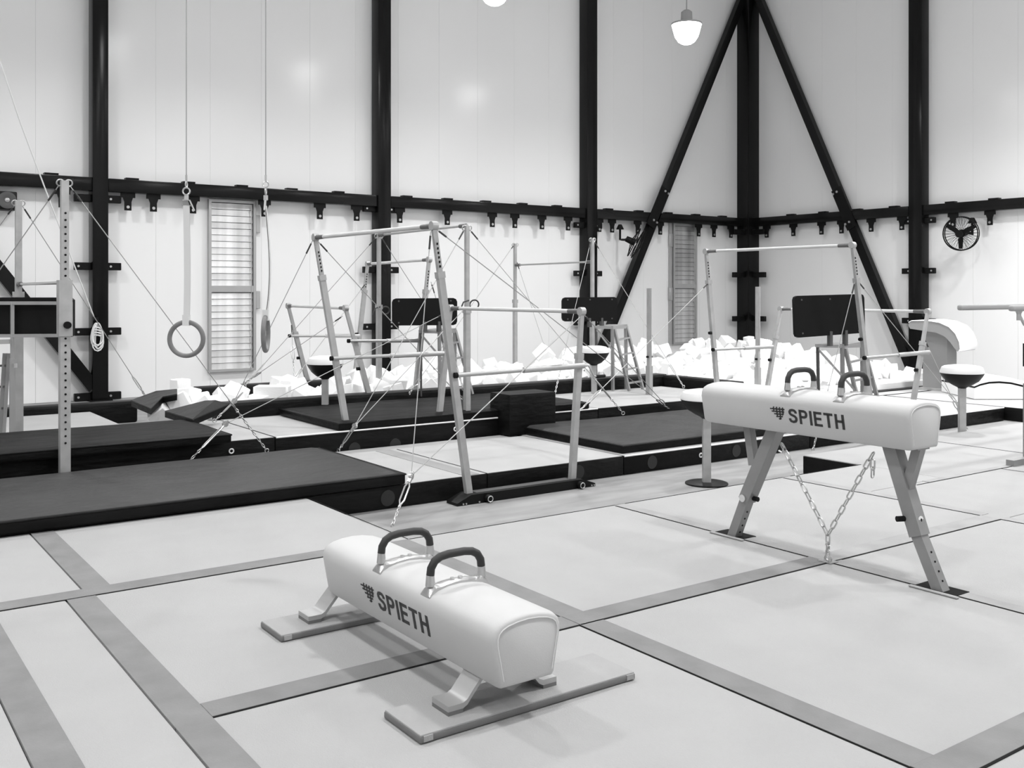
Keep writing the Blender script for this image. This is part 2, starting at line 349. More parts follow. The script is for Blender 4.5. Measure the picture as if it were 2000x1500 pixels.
# ================================================================== WALL FITTINGS
def louvre(pxl, pxr, ytl, ybl, nsl, label, rodright):
    Yp = YW-.05; a = P(pxl, 500, y=Yp).x; b = P(pxr, 500, y=Yp).x; z1 = P(pxl, ytl, y=Yp).z; z0 = P(pxl, ybl, y=Yp).z
    t = Thing('louvre_window', label, 'louvre', ((a+b)/2, Yp, z0), 'wall louvres')
    for p, q in (((a, 0), (a+.05, 1)), ((b-.05, 0), (b, 1))): t.part('frame_stile', MB().box((p[0], Yp-.09, z0), (q[0], Yp, z1)), 'frame')
    sp = (z1-z0-.10)/nsl; zm = z0+.05+12*sp
    for z, hh in ((z0, .05), (z1-.05, .05), (zm, sp)): t.part('frame_rail', MB().box((a+.05, Yp-.085, z), (b-.05, Yp, z+hh)), 'frame')
    t.part('shade_backing', MB().box((a+.05, Yp-.012, z0), (b-.05, Yp-.002, z1)), 'seam')  # black sheet stands in for the shade in the gaps between slats
    L = b-a-.12
    me = MB().add([(0, -.046, -.006), (L, -.046, -.006), (L, -.034, sp*.5), (0, -.034, sp*.5), (0, -.027, sp*.90), (L, -.027, sp*.90),
                   (0, -.020, sp*.90), (L, -.020, sp*.90), (0, -.026, sp*.5), (L, -.026, sp*.5), (0, -.038, -.006), (L, -.038, -.006)],
                  [(0, 1, 2, 3), (3, 2, 5, 4), (4, 5, 7, 6), (6, 7, 9, 8), (8, 9, 11, 10), (10, 11, 1, 0)]).mesh('slat'); me.materials.append(M['galv'])
    for i in range(nsl):
        z = z0+.05+i*sp
        if i == 12: continue
        rot = Matrix.Rotation(R(random.uniform(-2.5, 1.5)), 4, 'X')
        t.share('slat', me, Matrix.Translation((a+.06, Yp-.008, z)) @ rot)
    xr = b-.09 if rodright else b-.09
    t.part('tilt_rod', MB().cyl((xr, Yp-.085, z0+.1), (xr, Yp-.085, z1-.1), .008, 6), 'frame')
    side = (b, b+.09) if rodright else (a-.12, a-.02)
    for zz in (z1-.42, z0+(z1-z0)*.42):
        t.part('hinge', MB().rbox((side[0], Yp-.08, zz-.18), (side[1], Yp-.01, zz+.16), .01, 1), 'frame')
    if not rodright: t.part('side_post', MB().box((a-.10, Yp-.06, z0), (a-.03, Yp, z1)), 'frame')
louvre(405, 497, 389, 727, 26, 'wide bright louvre window with shiny metal slats behind the rings', True)
louvre(1311, 1357, 437, 672, 26, 'narrow grey louvre window left of the corner column', False)
def fan(c, ax, label, mount, rad=.36):
    ax = ax.normalized(); a, b = frame(ax); t = Thing('wall_fan', label, 'fan', c, 'wall fans')
    def ring(r, d, n=40): return [c+ax*d+(a*math.cos(2*math.pi*i/n)+b*math.sin(2*math.pi*i/n))*r for i in range(n)]
    cage = t.part('cage', MB().path(ring(rad, .05), .014, 6, True).path(ring(rad, -.05), .012, 6, True), 'blackmatte')
    wm = MB()
    for i in range(28):
        th = 2*math.pi*i/28; d = a*math.cos(th)+b*math.sin(th)
        wm.path([c+ax*.12+d*.08, c+ax*.11+d*rad*.6, c+ax*.05+d*rad], .0035, 4).path([c-ax*.12+d*.08, c-ax*.05+d*rad], .0035, 4)
    t.part('cage_wires', wm, 'blackmatte', cage)
    for i in range(3):
        th = 2*math.pi*i/3+.5; d = a*math.cos(th)+b*math.sin(th); e = ax.cross(d)
        t.part('blade', MB().prism([c+d*.06-e*.03, c+d*.14-e*.06, c+d*(rad-.03)-e*.05, c+d*(rad-.03)+e*.03, c+d*.12+e*.05, c+d*.06+e*.03], ax*.012+e*.0), 'blackmatte')
    mo = t.part('motor', MB().cyl(c-ax*.02, c-ax*.26, .085, 16, .07), 'blackmatte'); t.part('nose_cap', MB().cyl(c+ax*.11, c+ax*.14, .08, 16), 'blackmatte')
    e = c-ax*.24; md = (e+mount)/2; md.z = min(e.z, mount.z)-.02
    ar = t.part('arm', MB().path([e, e+(md-e)*.6, Vector((mount.x*.7+e.x*.3, mount.y*.7+e.y*.3, md.z+.02)), Vector((mount.x, mount.y, mount.z-.25)), mount], .028, 8), 'blackmatte')
    t.part('wall_mount', MB().cyl(mount, mount+Vector((0, 0, .12)), .10, 12, .04), 'blackmatte', ar)
c2 = P(1877, 456, x=XR-.75)
fan(c2, Vector((-.96, -.2, -.1)), 'round black wall fan facing the room on the right wall', P(1899, 436, x=XR-.28))
c1 = P(1242, 475, y=YW-.85)
fan(c1, Vector((.72, -.55, -.42)), 'black wall fan seen side-on behind the diagonal brace', P(1211, 448, y=YW-.25))
p = P(-5, 393, y=YW-.3); t = Thing('wall_loudspeaker', 'black box loudspeaker on the wall at the left edge', 'loudspeaker', p)
q = P(33, 411, y=YW-.3); q2 = P(33, 375, y=YW-.3)
t.part('cabinet', MB().rbox((q.x-.7, YW-.34, q.z), (q.x, YW-.05, q2.z), .02, 2), 'black')
c = P(14, 391, y=YW-.34); t.part('cone_ring', MB().lathe([(.13, 0), (.14, .015), (.10, .02), (.04, .004)], c, 24, Matrix.Rotation(R(90), 3, 'X')), 'darksteel')
t.part('dust_cap', MB().lathe([(.045, .0), (.035, .02), (.01, .03)], c, 16, Matrix.Rotation(R(90), 3, 'X')), 'palesteel')
# white rope tied in a coil on the left column
c = P(189, 625, y=CY-.1); t = Thing('rope_coil', 'white rope tied in a hanging coil on the leftmost column', 'rope', c)
ln = t.part('rope_line', MB().path([P(-60, -60, y=CY-2.5), P(40, 240, y=CY-1.2), P(100, 400, y=CY-.75), P(183, 618, y=CY-.12)], .012, 6), 'rope')
for i in range(6):
    r1 = random.uniform(-.05, .05); w_ = random.uniform(.06, .13); b_ = P(190, 688, y=CY-.1).z+random.uniform(-.03, .14)
    pts = []
    for k in range(17):
        th = 2*math.pi*k/16; zz = (c.z-.05)*(.5+.5*math.cos(th))+b_*(.5-.5*math.cos(th))
        pts.append((c.x+r1*.5+math.sin(th)*w_*(.45+.55*(.5-.5*math.cos(th))), c.y-.02-.012*i, zz))
    t.part('rope_loop', MB().path(pts[:-1], .011, 6, True), 'rope')
for k in range(4):
    z = P(190, 640+k*5, y=CY-.1).z; t.part('rope_wrap', MB().path([(c.x+math.cos(a_*math.pi/6)*.055, c.y-.05+math.sin(a_*math.pi/6)*.06, z+.01*math.sin(a_)) for a_ in range(12)], .012, 6, True), 'rope')
t.part('cleat', MB().rbox((c.x-.04, CY-.06, c.z-.02), (c.x+.04, CY-.003, c.z+.05), .01, 1), 'black')
# ================================================================== MATS AND PIT
def disc(c, n, r, n_=20, th=.004):
    a, b = frame(n); n = n.normalized()
    return MB().loft([[c+(a*math.cos(2*math.pi*i/n_)+b*math.sin(2*math.pi*i/n_))*r+n*d for i in range(n_)] for d in (0, th)])
def torus(c, n, R_, r, k=20, m=8):
    a, b = frame(n); return MB().path([c+(a*math.cos(2*math.pi*i/k)+b*math.sin(2*math.pi*i/k))*R_ for i in range(k)], r, m, True)
def landing_mat(x0, x1, y0, y1, z0, z1, label, badges=(), rings=(), piping=False, tape_x=()):
    t = Thing('landing_mat', label, 'mat', ((x0+x1)/2, (y0+y1)/2, z0), 'pale topped landing mats')
    t.part('side_cover', MB().rbox((x0+.004, y0, z0+.002), (x1-.004, y1, z1-.003), .008, 2), 'blackvinyl')
    top = t.part('top_cover', MB().rbox((x0+.012, y0+.012, z1-.006), (x1-.012, y1-.012, z1), .002, 1), 'mattop')
    if piping: t.part('piping', MB().cyl((x0+.01, y0-.001, z1-.006), (x1-.01, y0-.001, z1-.006), .009, 8), 'white')
    for xx in badges: t.part('round_badge', disc(Vector((xx, y0-.004, (z0+z1)/2-.005)), Vector((0, 1, 0)), .07), 'badge')
    for px, py in rings:
        c = P(px, py, y=y0-.006); r_ = t.part('eyelet', torus(c, Vector((0, 1, 0)), .022, .007), 'white'); t.part('eyelet_hole', disc(c, Vector((0, 1, 0)), .016, 12), 'seam', r_)
    for xx in tape_x: t.part('tape_band', MB().box((xx, y0+.02, z1+.0005), (xx+.17, y1-.02, z1+.003)), 'matband', top)
    return t
landing_mat(-2.5, 5.2, 7.7, 9.47, 0, .2, 'pale topped landing mat under the near dark crash mat, left of the tall bars', badges=(4.15,), tape_x=(4.95,))
landing_mat(5.2, 6.9, 7.7, 9.47, 0, .2, 'pale topped landing mat between the posts of the tall uneven bars', badges=(6.3,))
landing_mat(6.9, 9.9, 7.7, 9.72, 0, .2, 'pale topped landing mat under the right-hand dark crash mat with white piping', badges=(7.3, 8.6), rings=((1369, 889),), piping=True)
landing_mat(9.9, 14.35, 7.7, 9.72, 0, .2, 'pale topped landing mat behind the high pommel horse', badges=(12.2,), piping=True)
landing_mat(3.2, 6.88, 9.48, 9.73, 0, .19, 'narrow pale filler mat along the foot of the second mat row')
landing_mat(-2.5, 3.95, 9.75, 11.4, .002, .4, 'pale topped thick mat under the left dark crash mat', rings=((452, 881),))
landing_mat(3.95, 8.3, 9.75, 11.45, .002, .4, 'pale topped thick mat under the long charcoal crash mat with white piping', badges=(4.85, 5.35), rings=((890, 838),), piping=True)
landing_mat(8.3, 11.05, 9.75, 11.45, .002, .4, 'pale topped thick mat in front of the pit by the narrow louvre', tape_x=())
landing_mat(-2.5, 3.3, 11.42, 14.9, .002, .2, 'pale topped mat strip at the far left beyond the left crash mat')
landing_mat(11.3, 17.4, 9.75, 10.05, .002, .2, 'pale mat strip along the right part of the pit')
landing_mat(14.4, 18.5, 6.9, 9.7, .002, .2, 'pale landing mat at the right edge beyond the pedestal')
def crash_mat(x0, x1, y0, y1, z0, z1, label, top='crashtop', sag=.02):
    t = Thing('crash_mat', label, 'mat', ((x0+x1)/2, (y0+y1)/2, z0), 'dark crash mats')
    t.part('side_band', MB().rbox((x0, y0, z0+.003), (x1, y1, z1-.012), .02, 3), 'blackvinyl')
    n, m = 46, 26; rnd = random.Random(label); ph = [(rnd.uniform(0, 6.3), rnd.uniform(1.5, 4), rnd.uniform(-3, 3)) for _ in range(6)]
    def h(u, v):
        X, Y = x0+(x1-x0)*u, y0+(y1-y0)*v; s_ = sum(math.sin(a+b*X+c*Y) for a, b, c in ph)/6
        e = min(u, 1-u)*(x1-x0); f = min(v, 1-v)*(y1-y0); edge = min(1, min(e, f)/.06)
        return Vector((X, Y, z1-.022*(1-edge)**2+sag*s_*edge*.8))
    t.part('top_cover', MB().quadmesh([[h(i/n, j/m) for j in range(m+1)] for i in range(n+1)]), top)
    t.part('edge_piping', MB().path([(x0, y0, z1-.022), (x1, y0, z1-.022), (x1, y1, z1-.022), (x0, y1, z1-.022)], .008, 6, True), 'blackvinyl')
    return t
crash_mat(-1.6, 4.31, 7.66, 9.45, .2, .315, 'nearest dark grey crash mat at the left, in front of the tall perforated post')
crash_mat(-1.6, 3.44, 9.6, 10.95, .4, .505, 'dark crash mat at the far left behind the perforated post', 'crashtop2')
crash_mat(4.66, 8.15, 9.74, 11.38, .4, .5, 'long charcoal crash mat in the second row behind the tall bars', 'crashtop2')
crash_mat(6.96, 9.82, 7.79, 9.66, .2, .3, 'dark grey crash mat in the front row left of the high pommel horse')
t = Thing('foam_block', 'black upholstered block standing beside the right-hand dark crash mat', 'block', (7.1, 9.7, .2))
t.part('cover', MB().rbox((6.73, 9.5, .2), (7.42, 9.92, .68), .02, 2), 'blackvinyl'); t.part('lid_cover', MB().rbox((6.735, 9.505, .672), (7.415, 9.915, .684), .004, 1), 'crashtop2')
# pit walls
def rim(name, lo, hi, label):
    t = Thing(name, label, 'pit wall', ((lo[0]+hi[0])/2, (lo[1]+hi[1])/2, 0), 'padded pit walls')
    t.part('padding', MB().rbox(lo, hi, .03, 3), 'blackvinyl')
    t.part('cap', MB().rbox((lo[0]+.01, lo[1]+.005, hi[2]-.03), (hi[0]-.01, hi[1]-.005, hi[2]+.012), .012, 2), 'rimvinyl')
rim('pit_wall', (3.95, 11.46, 0), (11.2, 11.72, .57), 'black padded wall along the front of the foam pit')
rim('pit_wall', (4.35, 13.45, 0), (6.55, 13.7, .58), 'black padded wall behind the left part of the foam pit')
rim('pit_wall', (11.08, 9.95, 0), (11.3, 11.45, .56), 'black padded wall at the step of the foam pit')
rim('pit_wall', (11.3, 10.06, 0), (17.4, 10.25, .20), 'low black padded wall in front of the right part of the pit')
rim('pit_wall', (-2.5, 14.92, 0), (3.95, 15.15, .30), 'low black padded edge at the far left below the column foot')
# folded dark corner mats of the pit
def flap(px, label):
    t = Thing('corner_mat', label, 'mat', px[0], 'folded pit corner mats')
    n = len(px); c = sum(px, Vector())/n
    t.part('cover', MB().prism([p-Vector((0, 0, .07)) for p in px], (0, 0, .06)), 'blackvinyl')
    t.part('top_cover', MB().prism([p-Vector((0, 0, .008)) for p in px], (0, 0, .012)), 'crashtop')
flap([P(322, 803, z=.55), P(400, 783, z=.66), P(420, 782, z=.68), P(447, 789, z=.62), P(376, 819, z=.52)], 'dark folded mat over the near left corner of the pit')
flap([P(256, 782, z=.60), P(283, 772, z=.64), P(305, 764, z=.68), P(346, 760, z=.70), P(346, 770, z=.70), P(318, 775, z=.66), P(295, 798, z=.56)], 'dark folded mat over the far left corner of the pit')
# foam cubes: the pit is filled with one pile of stuff, with single cubes heaped on top
def heap(x, y):
    if x < 11.2: return .44+.010*(x-3)+.03*max(0, (y-12.2))
    return .30+.105*min(4, max(0, y-10.3))
def in_pit(x, y): return (3.35+.5*max(0, y-12) < x < 11.2 and 11.8 < y < 13.4) or (11.4 < x < 17.2 and 10.35 < y < 15.0) or (6.6 < x < 11.4 and 13.3 < y < 14.2)
def cube_rot(rnd): return Matrix.Rotation(rnd.uniform(0, 6.28), 3, 'Z') @ Matrix.Rotation(rnd.uniform(-.8, .8), 3, 'X') @ Matrix.Rotation(rnd.uniform(-.6, .6), 3, 'Y')
rnd = random.Random(3); fill = MB()
for i in range(1500):
    x = rnd.uniform(3.2, 17.2); y = rnd.uniform(10.3, 15)
    if not (in_pit(x, y) and in_pit(x-.1, y-.12) and in_pit(x+.1, y+.12)): continue
    s_ = rnd.uniform(.17, .23); fill.cbox((x, y, heap(x, y)-.18-rnd.uniform(0, .12)), (s_, s_, s_), cube_rot(rnd))
fb = MB()
for lo, hi in (((3.75, 11.74, 0), (11.06, 13.44, .36)), ((11.32, 10.27, 0), (17.3, 14.9, .30)), ((6.7, 13.72, 0), (11.3, 14.3, .42))): fb.box(lo, hi)
fill.add(fb.v, fb.f)
single('foam_pile', fill, 'foam', 'white foam cubes filling the depth of the pit', 'foam', (8, 12, 0), kind='stuff')
base = MB().rbox((-.1, -.1, -.1), (.1, .1, .1), .012, 1).mesh('foam_cube'); base.materials.append(M['foam'])
def cube(p, sc, rot, label):
    o = bpy.data.objects.new('foam_cube', base); COL.objects.link(o)
    o.matrix_world = Matrix.Translation(p) @ rot.to_4x4() @ Matrix.Diagonal((sc[0], sc[1], sc[2], 1)); props(o, label, 'foam cube', 'white foam cubes heaped in the pit')
placed = []; tries = 0
while len(placed) < 288 and tries < 9000:
    tries += 1; x = rnd.uniform(3.3, 17.0); y = rnd.uniform(10.4, 14.9)
    if not in_pit(x, y): continue
    if x > 11.4 and y > 13.6 and rnd.random() < .4: continue
    z = heap(x, y)+rnd.uniform(-.05, .10)
    if any((x-a)**2+(y-b)**2+(z-c)**2 < .17**2 for a, b, c in placed): continue
    placed.append((x, y, z)); k = rnd.uniform(.9, 1.25)
    cube(Vector((x, y, z)), (k, k*rnd.uniform(.85, 1.15), k*rnd.uniform(.85, 1.1)), cube_rot(rnd), 'white foam cube heaped in the foam pit')
cube(P(352, 752, y=13.3), (1.05, .9, .8), Matrix.Rotation(.35, 3, 'Z'), 'single white foam cube lying on the far left pit corner')
cube(P(532, 768, y=12.1), (2.2, 1.1, 1.0), Matrix.Rotation(R(-35), 3, 'Z'), 'long white foam block lying square behind the pit wall below the louvre')
cube(P(770, 752, y=12.1), (1.5, 1.0, 1.0), Matrix.Rotation(R(10), 3, 'Z') @ Matrix.Rotation(.3, 3, 'X'), 'tilted foam block just behind the pit wall by the second column')
cube(P(1062, 692, y=13.6), (1.3, 1.2, 1.3), Matrix.Rotation(.6, 3, 'X') @ Matrix.Rotation(.5, 3, 'Y'), 'foam cube on the peak of the heap between the two dark boards')
cube(P(1312, 720, y=11.9), (2.3, 1.0, .9), Matrix.Rotation(R(70), 3, 'Z'), 'long foam block lying at the step of the pit wall')
# ================================================================== STAYS, CHAINS
def link_mesh(L=.05, W=.026, r=.0045):
    h = L/2-W/2; pts = []
    for i in range(6): a = math.pi*i/5-math.pi/2; pts.append((math.cos(a)*W/2, 0, h+0)) if False else None
    for s_ in (1, -1):
        for i in range(6):
            a = math.pi*i/5; pts.append((s_*math.cos(a)*(W/2-r), 0, s_*(h+math.sin(a)*(W/2-r))))
    me = MB().path(pts, r, 6, True).mesh('chain_link'); me.materials.append(M['zinc']); return me
LINK = link_mesh(); LINKB = link_mesh(.076, .036, .0050)
def orient(d):
    a, b = frame(d); d = d.normalized(); return Matrix((a, b, d)).transposed().to_4x4()
def chain(t, p, q, me, L, parent=None):
    d = q-p; n = max(1, round(d.length/(L*.78))); m = orient(d)
    for i in range(n):
        t.share('chain_link', me, Matrix.Translation(p+d*((i+.5)/n)) @ m @ Matrix.Rotation(R(90*(i % 2)), 4, 'Z'), parent)
def stay(t, top, anchor, tb=.22, ch=.22, knee=None, r=.0045, chained=True):
    """steel stay: chain from the floor ring, turnbuckle, then cable up to the apparatus"""
    up = (knee if knee is not None else top)-anchor; d = up.normalized(); c0 = anchor
    t_end = anchor+d*(ch+tb); pts = [t_end]+([knee] if knee is not None else [])+[top]
    cb = t.part('stay_cable', MB().path(pts, r, 6), 'cable')
    t.part('cable_sleeve', MB().cyl(top+(pts[-2]-top).normalized()*.04, top+(pts[-2]-top).normalized()*.16, .009, 8), 'darkcable', cb)
    a, b = frame(d); p0 = anchor+d*ch; s_ = .021
    tbm = MB().path([p0+a*.004, p0+d*.04+a*s_, p0+d*(tb-.04)+a*s_, p0+d*tb+a*.004], .0075, 6).path([p0-a*.004, p0+d*.04-a*s_, p0+d*(tb-.04)-a*s_, p0+d*tb-a*.004], .0075, 6)
    t.part('turnbuckle', tbm, 'zinc', cb)
    t.part('hook', MB().path([p0+d*.0, p0-d*.03+b*.012, p0-d*.05, p0-d*.03-b*.014], .006, 6), 'zinc', cb)
    t.part('floor_ring', torus(anchor, d.cross(Vector((0, 0, 1))) if abs(d.z) < .99 else Vector((1, 0, 0)), .02, .005, 12, 6), 'zinc', cb)
    if chained: chain(t, anchor+d*.01, p0, LINK, .05, cb)
    if knee is not None:
        t.part('pulley', MB().cyl(knee-a*.012, knee+a*.012, .03, 12).bar(knee-d*.06, knee+d*.04, .03, .02), 'zinc', cb)
    return cb
# ================================================================== UNEVEN BARS
def ext(p, q, z): return p+(q-p)*((z-p.z)/(q.z-p.z))
def uneven_bars(label, yn, yf, hn, hf, ln, lf, zb, crossn, crossf, base=False, sc=1.0):
    # hn.. = ((top px),(lower px)) of the high-near, high-far, low-near, low-far posts
    posts = {}
    for k, (a, b), yy in (('hn', hn, yn), ('hf', hf, yf), ('ln', ln, yn), ('lf', lf, yf)):
        p = P(*a, y=yy); q = P(*b, y=yy); posts[k] = (p, ext(p, q, zb))
    for s_ in 'hl':            # both ends of a bar at one height and one X, so the bar is level and square to the wall
        z = (posts[s_+'n'][0].z+posts[s_+'f'][0].z)/2
        for e in 'nf': posts[s_+e][0].z = z
    c = (posts['hn'][1]+posts['lf'][1])/2; t = Thing('uneven_bars', label, 'gymnastics bars', (c.x, c.y, zb), 'uneven bars')
    for k, (p, q) in posts.items():
        d = (q-p).normalized(); Lp = (q-p).length; j = p+d*min(.42, Lp*.3)
        po = t.part('post', MB().bar(j, q, .062*sc, .05*sc, up=Vector((0, 1, 0))), 'steel')
        t.part('post_extension', MB().bar(p-d*.02, j+d*.06, .044*sc, .036*sc, up=Vector((0, 1, 0))), 'steel', po)
        t.part('clamp_collar', MB().bar(j-d*.012, j+d*.045, .074*sc, .062*sc, up=Vector((0, 1, 0))), 'palesteel', po)
        if k[0] == 'h':
            hm = MB()
            for i in range(6):
                c_ = p+d*(.16+.04*i); hm.cbox(c_+Vector((-.0, -.022*sc, 0)), (.012, .006, .02))
            t.part('pin_holes', hm, 'seam', po, kind='stuff')
        kn = q+(p-q)*.52
        if not base: t.part('lock_knob', MB().cyl(kn+Vector((-.03, 0, 0)), kn+Vector((-.075, 0, 0)), .022, 10), 'blackmatte', po)
        t.part('bar_fork', MB().cyl(p+Vector((-.028, 0, 0)), p+Vector((.028, 0, 0)), .042*sc, 12), 'palesteel', po)
    for s_ in 'hl':
        a, b = posts[s_+'n'][0], posts[s_+'f'][0]; d = (b-a).normalized()
        br = t.part('bar', MB().cyl(a+d*.10, b-d*.10, .0215*sc, 14), 'barwood')
        for p, e in ((a, d), (b, -d)): t.part('bar_sleeve', MB().cyl(p+e*.02, p+e*.20, .0265*sc, 12, .0225*sc), 'barsleeve', br)
    for (a, b), yy in ((crossn, yn), (crossf, yf)):
        p = P(*a, y=yy-.045); q = P(*b, y=yy-.045); m = (p+q)/2
        cr = t.part('spreader_tube', MB().cyl(m, q, .028*sc, 12), 'palesteel')
        t.part('spreader_inner_tube', MB().cyl(p, m, .020*sc, 12), 'palesteel', cr)
        t.part('spreader_cap', MB().cyl(p-(q-p).normalized()*.03, p, .026*sc, 10), 'seam', cr)
    if base:
        p, q = posts['hn'][1], posts['ln'][1]; y = yn; x0, x1 = p.x-.18, q.x+.22
        bb = t.part('base_beam', MB().prism([(x0, y-.09, .0), (x0, y-.09, .025), (p.x-.03, y-.09, .085), (q.x+.06, y-.09, .085), (x1, y-.09, .03), (x1, y-.09, 0)], (0, .18, 0)), 'black')
        t.part('base_channel', MB().box((p.x+.05, y-.05, .085), (q.x-.05, y+.05, .09)), 'darksteel', bb)
        for xx in (p.x+.14, q.x+.02):
            wh = t.part('castor', MB().cyl((xx, y-.14, .036), (xx, y-.092, .036), .034, 14), 'blackmatte', bb); t.part('castor_rim', torus(Vector((xx, y-.14, .036)), Vector((0, 1, 0)), .026, .005, 16, 6), 'zinc', bb)
        for xx in (x0+.06, x0+.09, x1-.05, x1-.02, p.x+.05): t.part('bolt', MB().cyl((xx, y-.1, .014), (xx, y-.088, .014), .008, 8), 'zinc', bb)
    return t, posts
t, po = uneven_bars('tall uneven bars in the middle with a black base beam and long stays', 7.52, 9.88, ((847, 441), (915, 962)), ((616, 464), (683, 872)), ((1136, 607), (1117, 940)), ((880, 603), (853, 858)), .06,
                    ((893, 733), (1140, 714)), ((650, 700), (866, 690)), True)
q = P(1140, 714, y=7.5); t.part('crank_handle', MB().path([q, q+Vector((.06, 0, -.005)), q+Vector((.10, 0, -.06)), q+Vector((.13, 0, -.11)), q+Vector((.22, 0, -.115))], .009, 8), 'steel'); t.part('crank_grip', MB().cyl(q+Vector((.16, 0, -.115)), q+Vector((.27, 0, -.115)), .016, 8), 'blackmatte')
an = P(766, 1026, z=.01); kn = P(803, 930, y=7.3); stay(t, po['hn'][0]+Vector((-.03, 0, -.05)), an, tb=.22, ch=.20, knee=kn)
t.part('stay_cable', MB().path([kn, po['ln'][0]+Vector((0, 0, -.04))], .0045, 6), 'cable')
stay(t, po['hn'][0]+Vector((.03, 0, -.03)), P(1307, 799, z=.3), tb=.25); stay(t, po['ln'][0]+Vector((.04, 0, -.04)), P(1305, 797, z=.3), tb=.25, ch=.3, chained=False)
stay(t, po['hf'][0]+Vector((.03, 0, -.04)), P(950, 831, z=.2), ch=.55)
kn = P(440, 828, y=9.53); stay(t, po['lf'][0]+Vector((-.03, 0, -.04)), ext(kn, P(374, 896, y=9.53), .21), tb=.32, ch=.25, knee=kn)
kn = P(458, 783, y=10.55); stay(t, po['hf'][0]+Vector((-.03, 0, -.03)), P(419, 822, y=10.6), tb=.30, ch=.12, knee=kn)
t, po = uneven_bars('small far uneven bars standing across the pit, left of the second column', 11.62, 14.02, ((838, 508), (812, 760)), ((718, 515), (695, 720)), ((675, 600), (720, 768)), ((563, 599), (600, 742)), .05,
                    ((683, 666), (824, 665)), ((567, 656), (702, 656)))
stay(t, po['lf'][0]+Vector((.05, 0, -.25)), P(575, 742, z=.6), ch=.3); stay(t, po['hn'][0]+Vector((.03, 0, -.25)), P(935, 650, y=10.2), ch=.1, tb=.2, chained=False) if False else None
stay(t, po['ln'][0]+Vector((-.04, 0, -.1)), P(478, 748, z=.6), ch=.2)
stay(t, po['hn'][0]+Vector((.03, 0, -.3)), P(905, 760, z=.59), ch=.2); stay(t, po['hf'][0]+Vector((-.03, 0, -.3)), P(560, 760, y=13.3), ch=.2)
t, po = uneven_bars('uneven bars at the right behind the high pommel horse', 7.52, 9.9, ((1665, 479), (1690, 700)), ((1379, 491), (1400, 748)), ((1812, 607), (1786, 770)), ((1525, 605), (1501, 744)), .05,
                    ((1690, 699), (1814, 688)), ((1394, 683), (1509, 677)))
stay(t, po['hn'][0]+(po['hn'][1]-po['hn'][0]).normalized()*.45+Vector((-.03, 0, 0)), P(1588, 878, z=.01), tb=.3, ch=.3)
stay(t, po['hn'][0]+(po['hn'][1]-po['hn'][0]).normalized()*.45+Vector((.03, 0, 0)), P(1884, 806, z=.2), ch=.3)
stay(t, po['hf'][0]+(po['hf'][1]-po['hf'][0]).normalized()*.45, P(1120, 814, z=.41), tb=.3, ch=.3)
stay(t, po['ln'][0]+(po['ln'][1]-po['ln'][0]).normalized()*.35, P(1888, 838, z=.02), tb=.15, ch=.35)
# ================================================================== HORIZONTAL BARS
def high_bar(label, yn, yf, pn, pf, bn, bf, zb, wd=.055):
    a = P(*pn, y=yn); b = P(*pf, y=yf); t = Thing('horizontal_bar', label, 'gymnastics bar', (a.x, (a.y+b.y)/2, zb), 'horizontal bars')
    tops = []
    for p, yy in ((a, yn), (b, yf)):
        po = t.part('post', MB().bar((p.x, p.y, zb), (p.x, p.y, zb+(p.z-zb)*.62), wd*1.15), 'steel')
        t.part('post_extension', MB().bar((p.x, p.y, zb+(p.z-zb)*.60), p, wd*.85), 'steel', po)
        t.part('collar', MB().bar((p.x, p.y, zb+(p.z-zb)*.61), (p.x, p.y, zb+(p.z-zb)*.61+.06), wd*1.4), 'palesteel', po)
        t.part('top_shackle', torus(p+Vector((-.035, 0, -.02)), Vector((0, 1, .3)), .03, .007, 14, 6), 'zinc', po); t.part('top_shackle', torus(p+Vector((.035, 0, -.02)), Vector((0, 1, .3)), .03, .007, 14, 6), 'zinc', po)
        tops.append(p)
    p = P(*bn, y=yn); q = P(*bf, y=yf); z = (p.z+q.z)/2; p = Vector((a.x, yn, z)); q = Vector((b.x, yf, z)); d = (q-p).normalized()
    br = t.part('bar', MB().cyl(p, q, .015, 12), 'zinc')
    for c, e in ((p, d), (q, -d)): t.part('bar_end_clamp', MB().cyl(c+e*.02, c+e*.16, .026, 10), 'barsleeve', br)
    return t, tops
t, tp = high_bar('horizontal bar at the far left with a tall perforated post', 9.55, 11.95, (126, 353), (36, 393), (118, 551), (44, 556), .2, .075)
hm = MB(); a = tp[0]
for i in range(34):
    z = .55+i*.062
    if not (1.48 < z < 2.03): hm.cyl((a.x, a.y-.046, z), (a.x, a.y-.040, z), .010, 8)
t.part('pin_holes', hm, 'seam', kind='stuff')
sl = t.part('adjusting_sleeve', MB().bar((a.x, a.y, 1.50), (a.x, a.y, 2.0), .112), 'steel'); t.part('lock_knob', MB().cyl((a.x+.01, a.y-.09, 1.60), (a.x+.01, a.y-.055, 1.60), .032, 14), 'blackmatte', sl)
stay(t, tp[0]+Vector((.05, 0, -.05)), P(521, 880, y=9.6), tb=.12, ch=.55); stay(t, tp[1]+Vector((.04, 0, -.05)), P(304, 805, z=.41), ch=.35)
stay(t, tp[0]+Vector((-.05, 0, -.05)), P(-255, 890, z=.41), ch=.35); stay(t, tp[1]+Vector((-.04, 0, -.05)), P(-255, 790, z=.41), ch=.35)
t, tp = high_bar('horizontal bar with two upright posts behind the tall uneven bars', 9.82, 12.2, (912, 442), (740, 458), (912, 442), (740, 458), .05)
kn = P(693, 832, y=9.5); stay(t, tp[0]+Vector((-.03, 0, -.03)), P(661, 880, z=.2), tb=.28, ch=.10, knee=kn)
t.part('stay_cable', MB().path([kn, Vector((tp[0].x, tp[0].y, P(912, 598, y=9.82).z))], .0045, 6), 'cable')
